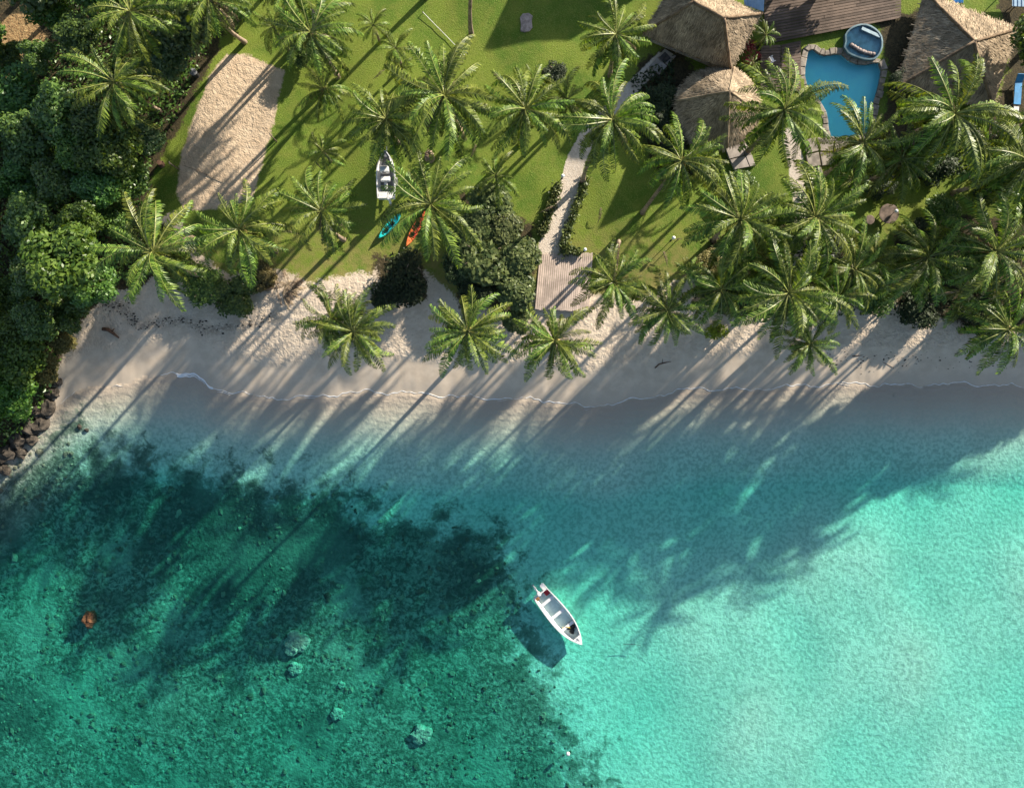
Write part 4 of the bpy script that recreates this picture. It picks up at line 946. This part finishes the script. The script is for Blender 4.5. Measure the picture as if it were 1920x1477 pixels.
# boat on its trailer on the grass
zt = G(722,330).z; a, b = P(724,371,zt+1.35), P(722,282,zt+1.45); L = (b-a).length; mid = (a+b)/2
root = empty('motor_boat', (mid.x, mid.y, zt+.52), 'white motor boat with centre console parked on a trailer on the lawn', 'boat', rz=math.atan2((b-a).y, (b-a).x))
pr2 = hull(root, L, 1.75, .78, 0, .22, 'white', 'grey', .92)
mb = MB(); bw = [p for p in pr2 if p[0] > L*.34]
mb.poly([Vector((p[0], s*(p[1]-.05), p[2]-.03)) for p in bw for s in (1,-1)], [(2*i,2*i+2,2*i+3,2*i+1) for i in range(len(bw)-1)]); mb.build('bow_deck', M['grey'], root)
mb = MB(); mb.box((L*.10, .10, .68), (.55,.80,.95), 0, 0, .08); cons = mb.build('console', M['white'], root)
mb = MB(); mb.box((L*.10+.18, .10, 1.28), (.05,.72,.30), 0, 0, .02, -.5); mb.build('windscreen', M['steel'], cons)
mb = MB(); mb.tube([(L*.10-.33+.06*math.cos(t), .10+.19*math.cos(t*1), 1.0+.19*math.sin(t)) for t in [i*.5236 for i in range(13)]], .022, 5); mb.build('steering_wheel', M['black'], cons)
mb = MB(); mb.box((-L*.09, .05, .55), (.42,.85,.5), 0, 0, .06); mb.box((-L*.09-.22, .05, .92), (.10,.85,.34), 0, 0, .04); mb.build('seat', M['white'], root)
mb = MB(); mb.box((-L*.22, .05, .42), (.62,.28,.34), 0, 0, .05); mb.build('cool_box', M['white'], root)
cross_box('stern_deck', -L*.43, .55, .70, .10, 'white', pr2, root, .12, L)
outboard(root, (-L*.5-.10, -.30, .80), 0, .25)
for s in (1, -1):
    mb = MB(); mb.tube([(L*.32,s*.42,1.05),(L*.32,s*.42,1.25),(L*.18,s*.66,1.22),(L*.18,s*.66,.9)], .02, 5); mb.build('grab_rail', M['steel'], root)
# trailer
root = empty('boat_trailer', (mid.x, mid.y, zt), 'galvanised trailer under the boat on the lawn', 'trailer', rz=root.rotation_euler.z)
mb = MB()
for s in (1,-1): mb.box((-.1, s*.5, .44), (L*.82,.09,.09))
for x in (-L*.36, 0, L*.28): mb.box((x, 0, .36), (.08, 1.1, .07))
mb.build('frame', M['steel'], root)
mb = MB(); mb.box((L*.50,0,.40), (L*.34,.08,.08)); mb.tube([(L*.66,0,.4),(L*.66,0,.02)], .04, 6); mb.build('drawbar', M['steel'], root)
for s in (1,-1):
    e = link('wheel', None, root, (-L*.12, s*.86, .31)); mb = MB(); mb.tube([(0,-.09,0),(0,-.07,0),(0,.07,0),(0,.09,0)], [.26,.31,.31,.26], 16); mb.build('tyre', M['black'], e)
    mb = MB(); mb.tube([(0,-.1,0),(0,.1,0)], .16, 12); mb.build('rim', M['steel'], e)
    mb = MB(); mb.box((-L*.12, s*.86, .66), (.8,.24,.04), 0, 0, .015); mb.build('mudguard', M['steel'], root)

def kayak(tail, nose, W, label, mat):
    a, b = G(*tail), G(*nose); L = (b-a).length; m_ = (a+b)/2
    root = empty('kayak', (m_.x, m_.y, m_.z+.03), label, 'kayak', 'kayaks on the grass', math.atan2((b-a).y, (b-a).x))
    N = 20; mb = MB(); rows = []
    for i in range(N+1):
        t = i/N*2-1; hw = W/2*max(.02, (1-abs(t)**2.2))**.8; rise = .14*abs(t)**3; deck = .30 + rise; dip = .13*max(0, 1-abs(t)/.62)**.5
        rows.append([Vector((L/2*t, y, z)) for y, z in ((0,rise*.9),(hw*.7,.03+rise),(hw,.16+rise),(hw*.96,deck-.03),(hw*.82,deck),(hw*.62,deck-dip),(0,deck-dip*1.0+(.03 if dip < .01 else 0)))])
    K = 7
    for s in (1,-1): mb.poly([Vector((p.x,p.y*s,p.z)) for rw in rows for p in rw], [(i*K+k, i*K+k+1, (i+1)*K+k+1, (i+1)*K+k) for i in range(N) for k in range(K-1)])
    mb.build('hull', M[mat], root, smooth=True)
    for x in (-L*.10, L*.18):
        mb = MB(); mb.box((x, 0, .20), (.36,.36,.07), 0, 0, .02); mb.box((x-.2, 0, .36), (.06,.36,.28), 0, 0, .02); mb.build('seat', M['black'], root)
    mb = MB(); mb.tube([(L*.36,0,.345),(L*.36,0,.37)], [.12,.11], 12); mb.build('hatch', M['black'], root)
    for s in (1,-1): mb = MB(); mb.tube([(s*L*.46,-.05,.40),(s*L*.46,-.05,.46),(s*L*.46,.05,.46),(s*L*.46,.05,.40)], .014, 5); mb.build('handle', M['black'], root)
kayak((752,402),(712,448),.78,'teal kayak lying on the grass left of the orange one','teal')
kayak((797,396),(763,463),.78,'orange and red kayak half hidden under a palm','orange')

# ------------------------------------------------------------------ small things of the garden and beach
def lamp(px, py, h, label):
    g = G(px, py); c = P(px, py, g.z+h); root = empty('garden_lamp', (c.x, c.y, gz(c.x, c.y)), label, 'lamp', 'white globe lamps in the garden')
    mb = MB(); mb.tube([(0,0,-.1),(0,0,.04),(0,0,.05),(0,0,h-.1)], [.09,.09,.035,.03], 8); mb.build('post', M['black'], root, smooth=True)
    mb = MB(); mb.blob((0,0,h+.04), .17, 1, 0, 0, 8, 12); mb.build('globe', M['globe'], root, smooth=True)
    mb = MB(); mb.tube([(0,0,h-.14),(0,0,h-.09)], [.05,.09], 8); mb.build('collar', M['black'], root)
lamp(1263,446,1.2,'white globe lamp on a thin post on the lawn above the boardwalk palm')
lamp(1680,396,1.1,'white globe lamp beside the round garden table')
lamp(1055,330,.8,'white globe lamp at the left side of the sandy path')
lamp(1097,468,.7,'white globe lamp at the top right corner of the boardwalk')
g = G(1268,452); mb = MB(); mb.tube([(0,0,-.1),(.03,0,1.1)], [.05,.04], 6); mb.tube([(-.25,.02,1.08),(.28,-.02,1.12)], .03, 6); tag(mb.build('wooden_stake', M['wood'], None, g), 'thin dark wooden stake with crossbar next to the lawn lamp', 'stake')
g = G(1660,404); root = empty('garden_table', g, 'round brown garden table on the dry lawn patch', 'table')
mb = MB(); mb.tube([(0,0,.66),(0,0,.69),(0,0,.74),(0,0,.75)], [.86,.92,.92,.88], 24); mb.build('tabletop', M['wood'], root)
for i in range(4):
    mb = MB(); q = i*1.571+.4; mb.tube([(.62*math.cos(q),.62*math.sin(q),-.05),(.42*math.cos(q),.42*math.sin(q),.66)], .05, 6); mb.build('leg', M['wood'], root)
g = G(1627,414); root = empty('stool', g, 'low dark stool left of the round garden table', 'stool')
mb = MB(); mb.tube([(0,0,.40),(0,0,.42),(0,0,.47),(0,0,.48)], [.40,.44,.44,.40], 16); mb.build('seat', M['wood'], root)
for i in range(3):
    mb = MB(); q = i*2.094; mb.tube([(.32*math.cos(q),.32*math.sin(q),-.05),(.22*math.cos(q),.22*math.sin(q),.4)], .04, 6); mb.build('leg', M['wood'], root)
# white terrace chair
p = P(1443,117,G(1445,120).z+.24); root = empty('terrace_chair', (p.x, p.y, p.z+.012), 'small white chair on the plank landing beside the huts', 'chair', rz=.5)
mb = MB(); mb.box((0,0,.44), (.5,.5,.05), 0, 0, .015); mb.build('seat', M['white'], root)
mb = MB(); mb.box((-.27,0,.75), (.05,.5,.5), 0, 0, .015); mb.build('backrest', M['white'], root)
for sx in (1,-1):
    mb = MB(); mb.box((0,sx*.27,.64), (.5,.05,.04)); mb.build('armrest', M['white'], root)
    for sy in (1,-1): mb = MB(); mb.tube([(sx*.22,sy*.22,0),(sx*.2,sy*.2,.42)], .025, 6); mb.build('leg', M['white'], root)
# slatted bench at the top
g = G(594,38); root = empty('garden_bench', g, 'weathered slatted bench under the palm at the top of the lawn', 'bench', rz=R_(-82))
for i in range(6): mb = MB(); mb.box((0,-.30+i*.12,.45), (1.7,.085,.035)); mb.build('slat', M['slab'], root)
for i in range(3): mb = MB(); mb.box((0,.42+i*.03,.62+i*.14), (1.7,.03,.10)); mb.build('back_slat', M['slab'], root)
for sx in (1,-1):
    mb = MB(); mb.box((sx*.72,.06,.41), (.07,.78,.05)); mb.build('rail', M['wood'], root)
    for y in (-.28,.40): mb = MB(); mb.box((sx*.72,y,.18), (.07,.07,.42 if y < 0 else .42)); mb.build('leg', M['wood'], root)
    mb = MB(); mb.box((sx*.72,.455,.68), (.06,.05,.5)); mb.build('back_post', M['wood'], root)
# stone slab on the upper lawn
g = G(987,43); mb = MB(); out8 = [(-.55,-.8),(-.2,-.92),(.3,-.82),(.56,-.5),(.5,.1),(.58,.6),(.2,.86),(-.35,.8),(-.6,.45),(-.52,-.2)]
n = len(out8); mb.poly([(x,y,-.15) for x,y in out8]+[(x,y,.09) for x,y in out8]+[(x*.92,y*.94,.13+.02*math.sin(i*2.1)) for i,(x,y) in enumerate(out8)]+[(0,0,.12)], [(i,(i+1)%n,n+(i+1)%n,n+i) for i in range(n)]+[(n+i,n+(i+1)%n,2*n+(i+1)%n,2*n+i) for i in range(n)]+[(2*n+i,2*n+(i+1)%n,3*n) for i in range(n)])
tag(mb.build('stone_slab', M['slab'], None, g), 'pinkish flat stone slab in the hut shadow on the upper lawn', 'slab')
# palm stump and white pole
g = G(806,297); root = empty('palm_stump', g, 'greyish palm stump with fibrous top below the largest lawn palm', 'stump')
mb = MB(); mb.tube([(0,0,-.2),(0,0,.1),(.03,0,.6),(.05,.02,1.05)], [.55,.46,.42,.44], 12); mb.build('trunk', M['trunk'], root, smooth=True)
mb = MB()
for i in range(40):
    q = rnd.uniform(0,6.28); l = rnd.uniform(.2,.62); mb.tube([(.05,.02,1.0),(.05+l*.6*math.cos(q),.02+l*.6*math.sin(q),1.15),(.05+l*math.cos(q),.02+l*math.sin(q),1.05)], [.05,.035,.012], 4)
mb.build('fibre_tuft', M['palm_dead'], root)
g = G(848,340); mb = MB(); mb.tube([(0,0,-.1),(-.1,.25,.5),(-.22,.6,1.0)], [.07,.065,.05], 8); tag(mb.build('leaning_pole', M['white'], None, g), 'short white pole leaning beside the trunk shadow on the lawn', 'pole')
# rope line on the upper lawn
pts = [G(793,25,.25), G(815,47,.17), G(840,72,.14), G(872,106,.22)]; o = pts[0].copy(); o.z = gz(o.x, o.y); root = empty('rope_line', o, 'thin white rope stretched over the upper lawn between two pegs', 'rope')
mb = MB(); mb.tube([p-o for p in pts], .022, 5); mb.build('rope', M['white'], root)
for p in (pts[0], pts[-1]): mb = MB(); mb.tube([(p.x-o.x,p.y-o.y,gz(p.x,p.y)-o.z-.1),(p.x-o.x,p.y-o.y,p.z-o.z+.06)], .03, 6); mb.build('peg', M['wood'], root)
# volleyball posts, rope and bin by the court
for (x, y, h, lb) in [(519,266,2.3,'dark net post at the right side of the sand court'),(604,318,2.2,'dark post on the lawn below the low dark palm'),(336,318,2.2,'dark net post at the left side of the sand court')]:
    g = G(x, y); root = empty('net_post', g, lb, 'post', 'posts around the sand court'); mb = MB(); mb.tube([(0,0,-.2),(0,0,h)], [.06,.05], 8); mb.build('pole', M['wood'], root, smooth=True)
    mb = MB(); mb.tube([(0,-.10,h-.05),(0,.10,h-.05)], .03, 6); mb.build('hook', M['steel'], root)
pts = [G(345,311,.05), G(365,318,.03), G(388,328,.04), G(418,341,.05)]; mb = MB(); mb.tube([p-pts[0] for p in pts], .022, 5); mb.blob(pts[2]-pts[0], .08, 2, .2, 0, 5, 7); tag(mb.build('court_rope', M['wood'], None, pts[0]), 'thin dark rope lying across the lower sand court', 'rope')
g = G(369,142); root = empty('litter_bin', g, 'dark litter bin between the jungle and the upper sand court', 'bin'); mb = MB(); mb.tube([(0,0,-.05),(0,0,.8),(0,0,.84)], [.26,.32,.34], 14); mb.build('body', M['darkgrey'], root); mb = MB(); mb.tube([(0,0,.845),(0,0,.92),(0,0,.98)], [.35,.30,.12], 14); mb.build('lid', M['grey'], root)
g = G(303,309); mb = MB(); mb.tube([(0,0,-.1),(.02,0,.3),(.05,.03,.62)], [.34,.27,.24], 10); mb.tube([(.1,0,.2),(.34,.2,.5)], [.12,.06], 6); tag(mb.build('tree_stump', M['driftwood'], None, g), 'dark brown tree stump on the grass strip left of the court', 'stump')
# heap of dead fronds on the sand
g = G(537,545); root = empty('frond_heap', g, 'grey-brown heap of dead palm fronds at the top of the beach', 'frond heap')
for i in range(30):
    f = link('dead_frond', DEAD[i % 2], root, (rnd.uniform(-.6,.6), rnd.uniform(-.8,.8), .22+.02*i)); f.rotation_euler = (rnd.uniform(-.3,.3), -.72+rnd.uniform(-.12,.12), rnd.uniform(0,6.28)); f.scale = (.5,.6,.35)
# fallen fronds on the grass
for x, y, a, lb in [(700,150,.4,'fallen brown frond on the lawn right of the small dark palm'),(945,165,2.1,'fallen brown frond on the upper lawn below the hut shadow'),(1120,420,1.2,'fallen brown frond on the lawn right of the path hedge'),(560,440,2.8,'fallen brown frond on the lawn left of the lawn palm'),(1010,400,.2,'fallen brown frond on the grass left of the path hedge'),(1250,500,1.7,'fallen brown frond on the dry grass above the shaded grove'),(880,300,.9,'fallen brown frond on the lawn right of the palm stump')]:
    f = tag(link('fallen_frond', DEAD[0], None, G(x, y, .16)), lb, 'frond', 'fallen fronds on the lawn'); f.rotation_euler = (.1, -.92, a); f.scale = (.55,.6,.3)
# driftwood
for (x0,y0,x1,y1,rd,lb) in [(193,617,224,634,.17,'dark driftwood log lying on the left beach'),(1228,690,1258,678,.06,'curved driftwood stick on the beach below the right grove'),(1598,668,1676,690,.05,'long thin driftwood branch on the shaded right beach'),(408,543,426,552,.10,'short pale log at the foot of the low beach bush')]:
    a, b = G(x0,y0), G(x1,y1); d = b-a; mb = MB(); nn = Vector((-d.y,d.x,0))*.12
    mb.tube([Vector((0,0,rd*.5)), d*.3+nn+Vector((0,0,rd*.8)), d*.65+nn*.6+Vector((0,0,rd*.8)), d+Vector((0,0,rd*.4))], [rd,rd*1.1,rd*.8,rd*.35], 7); mb.tube([d*.5+nn+Vector((0,0,rd)), d*.6+nn*3+Vector((0,0,rd*1.8))], [rd*.5,rd*.2], 5)
    tag(mb.build('driftwood', M['driftwood'], None, a, True), lb, 'driftwood', 'driftwood on the beach')
# seaweed wrack
mb = MB(); r = random.Random(3)
for i in range(170):
    t = r.random(); q = [(190,575),(222,572),(248,598),(262,612),(300,604),(345,598),(385,618),(460,612),(520,590)]; k = min(7, int(t*8)); f = t*8-k
    g = G(q[k][0]+(q[k+1][0]-q[k][0])*f+r.gauss(0,7), q[k][1]+(q[k+1][1]-q[k][1])*f+r.gauss(0,6)); s = r.uniform(.025,.085); mb.blob(g+Vector((0,0,s*.2)), (s*r.uniform(.8,1.8),s,s*.5), i, .5, 0, 4, 6)
for i in range(120):
    g = G(r.uniform(1540,1910), 676+r.gauss(0,9)); s = r.uniform(.02,.06); mb.blob(g+Vector((0,0,s*.2)), (s*r.uniform(.8,2.2),s,s*.5), i, .5, 0, 4, 6)
tag(mb.build('seaweed_wrack', M['rock'], smooth=True), 'dark dried seaweed scattered along the upper beach', 'seaweed', kind='stuff')
# rocks of the jungle shore
for i, (x, y, s, lb) in enumerate([(100,738,.9,'topmost dark shore rock at the left end of the beach'),(90,762,1.2,'large dark shore rock below the yellowish shrub'),(72,772,1.0,'dark shore rock behind the large one'),(78,795,1.1,'dark shore rock at the water on the left'),(56,800,1.2,'dark rounded rock under the lowest bright tree'),(60,824,.9,'small dark rock standing in the shallow water at the left'),(36,824,1.2,'dark rock near the left edge of the shore'),(40,850,.8,'low dark rock in the water near the left edge'),(14,848,1.3,'big dark rock at the left edge of the shore'),(10,880,.9,'dark rock awash at the left edge'),(108,716,.6,'small dark rock at the sand left of the two long shadows'),(150,800,.35,'tiny dark rock in the shallow water, left of the pair'),(163,806,.3,'tiny dark rock in the shallow water, right of the pair')]):
    g = G(x, y); z = g.z; mb = MB(); mb.blob((0,0,.12*s), (s*.75,s*.6,s*.5), i+20, .55, 0, 9, 13, 1.7); q = mb.build('shore_rock', M['rock'], None, g); q.rotation_euler = (0,0,i*1.3); tag(q, lb, 'rock', 'dark rocks at the left shore')
# emergent rock, coral heads, rubble
g = G(173,1157); mb = MB(); mb.blob((0,0,-g.z*.5-.0), (.56,.82,-g.z*.5+.24), 4, .4, 0, 12, 18, 2.0); tag(mb.build('sea_rock', M['rustrock'], None, g), 'orange-brown rock breaking the surface in the lower left water', 'rock')
for i, (x, y, s, lb) in enumerate([(556,1203,1.35,'large pale round coral head under water, left of the boat'),(553,1252,.75,'smaller pale coral head just below the large one'),(632,1337,.7,'pale coral patch in the lower middle of the reef'),(640,1283,.4,'small pale coral lump right of the two coral heads'),(790,1375,1.1,'pale coral mound in the reef below the boat')]):
    g = G(x, y); mb = MB()
    for k in range(9):
        q = k*2.4; d = s*.62*math.sqrt(k/9); mb.blob((d*math.cos(q), d*math.sin(q), .12*s), (s*.5,s*.45,s*.30), i*10+k, .45, 0, 6, 9, 1.8)
    tag(mb.build('coral_head', M['coral'], None, g), lb, 'coral', 'pale coral heads in the reef')
r = np.random.RandomState(9); mb = MB(); cnt = 0
while cnt < 1500:
    px, py = r.uniform(-60,1130), r.uniform(800,1500)
    if sdf(REEF, np.array([px]), np.array([py]))[0] > -6: continue
    if mnoise.noise(Vector((px*.011, py*.011, 2))) < r.uniform(-.5,.35): continue
    k = (C+2)/F; x, y = (px-960)*k, -(py-738.5)*k; z = gz(x, y); s = abs(r.normal(.07,.07))+.04
    mb.blob((x,y,z+s*.15), (s*r.uniform(.8,1.5), s*r.uniform(.8,1.5), s*.45), cnt, .8, 0, 4, 6); cnt += 1
tag(mb.build('coral_rubble', M['rubble']), 'coral rubble strewn over the reef flat under water', 'coral', kind='stuff')
# buoy and ropes on the water
p = P(1065,1413,.1); root = empty('mooring_buoy', (p.x,p.y,-.08), 'small white mooring buoy at the reef edge near the bottom', 'buoy'); mb = MB(); mb.blob((0,0,.12), (.19,.19,.2), 1, 0, 0, 8, 12); mb.build('float', M['white'], root, smooth=True); mb = MB(); mb.tube([(0,0,.28),(.06,0,.36),(0,0,.30)], .02, 5); mb.build('eye', M['steel'], root)
a = P(1165,1208,0); pts = [P(x, y, -.03) for x, y in [(1168,1208),(1176,1207),(1186,1207),(1194,1208),(1202,1210)]]; mb = MB(); mb.tube([q-a for q in pts], .022, 5); tag(mb.build('mooring_rope', M['darkgrey'], None, a), 'dark floating rope to the right of the moored boat', 'rope')
# blue sheets, lounger and lean-to roofs near the huts
def awning(corners, z0, z1, mat, label, name='awning'):
    c = [P(x, y, z) for (x, y), z in zip(corners, (z0,z0,z1,z1))]; cen = sum(c, Vector())/4; zg = gz(cen.x, cen.y)
    root = empty(name, (cen.x, cen.y, zg), label, name); o = root.location; mb = MB(); up = Vector((0,0,.05))
    q = [p-o for p in c]; mb.poly([p-up for p in q]+q, [(3,2,1,0),(4,5,6,7),(0,1,5,4),(1,2,6,5),(2,3,7,6),(3,0,4,7)])
    for i in range(7):
        t = (i+.5)/7; a_, b_ = q[0].lerp(q[1], t)+Vector((0,0,.02)), q[3].lerp(q[2], t)+Vector((0,0,.02)); mb.tube([a_, b_], .03, 4)
    mb.build('sheet', M[mat], root)
    for p in q: k = p*.94; mb = MB(); mb.tube([(k.x,k.y,-.1),(k.x,k.y,p.z-.06)], .06, 6); mb.build('post', M['wood'], root)
awning([(1392,-26),(1434,-26),(1432,22),(1396,10)], 3.0, 2.7, 'paleblue', 'pale blue-grey lean-to roof at the top beside the largest hut')
awning([(1784,-30),(1808,-30),(1806,6),(1788,6)], 2.8, 2.6, 'blue', 'narrow blue sheet roof at the top edge above the right hut')
awning([(1898,-30),(1950,-30),(1950,14),(1898,12)], 2.8, 2.6, 'paleblue', 'pale blue sheet roof in the top right corner')
g = G(1904,172); root = empty('sun_lounger', g, 'bright blue sun lounger at the right edge beside the right hut', 'lounger', rz=R_(86))
mb = MB(); mb.box((-.3,0,.36), (2.1,.68,.10), 0, 0, .03); mb.build('mattress', M['blue'], root)
mb = MB(); mb.box((1.05,0,.56), (.75,.68,.10), 0, 0, .03, -.5); mb.build('backrest', M['blue'], root)
mb = MB(); mb.box((-1.75,0,.30), (.5,.5,.06), 0, 0, .02); mb.build('footstool', M['white'], root)
for sx in (-1.2,.6):
    for sy in (-.28,.28): mb = MB(); mb.box((sx,sy,.14), (.06,.06,.34)); mb.build('leg', M['white'], root)
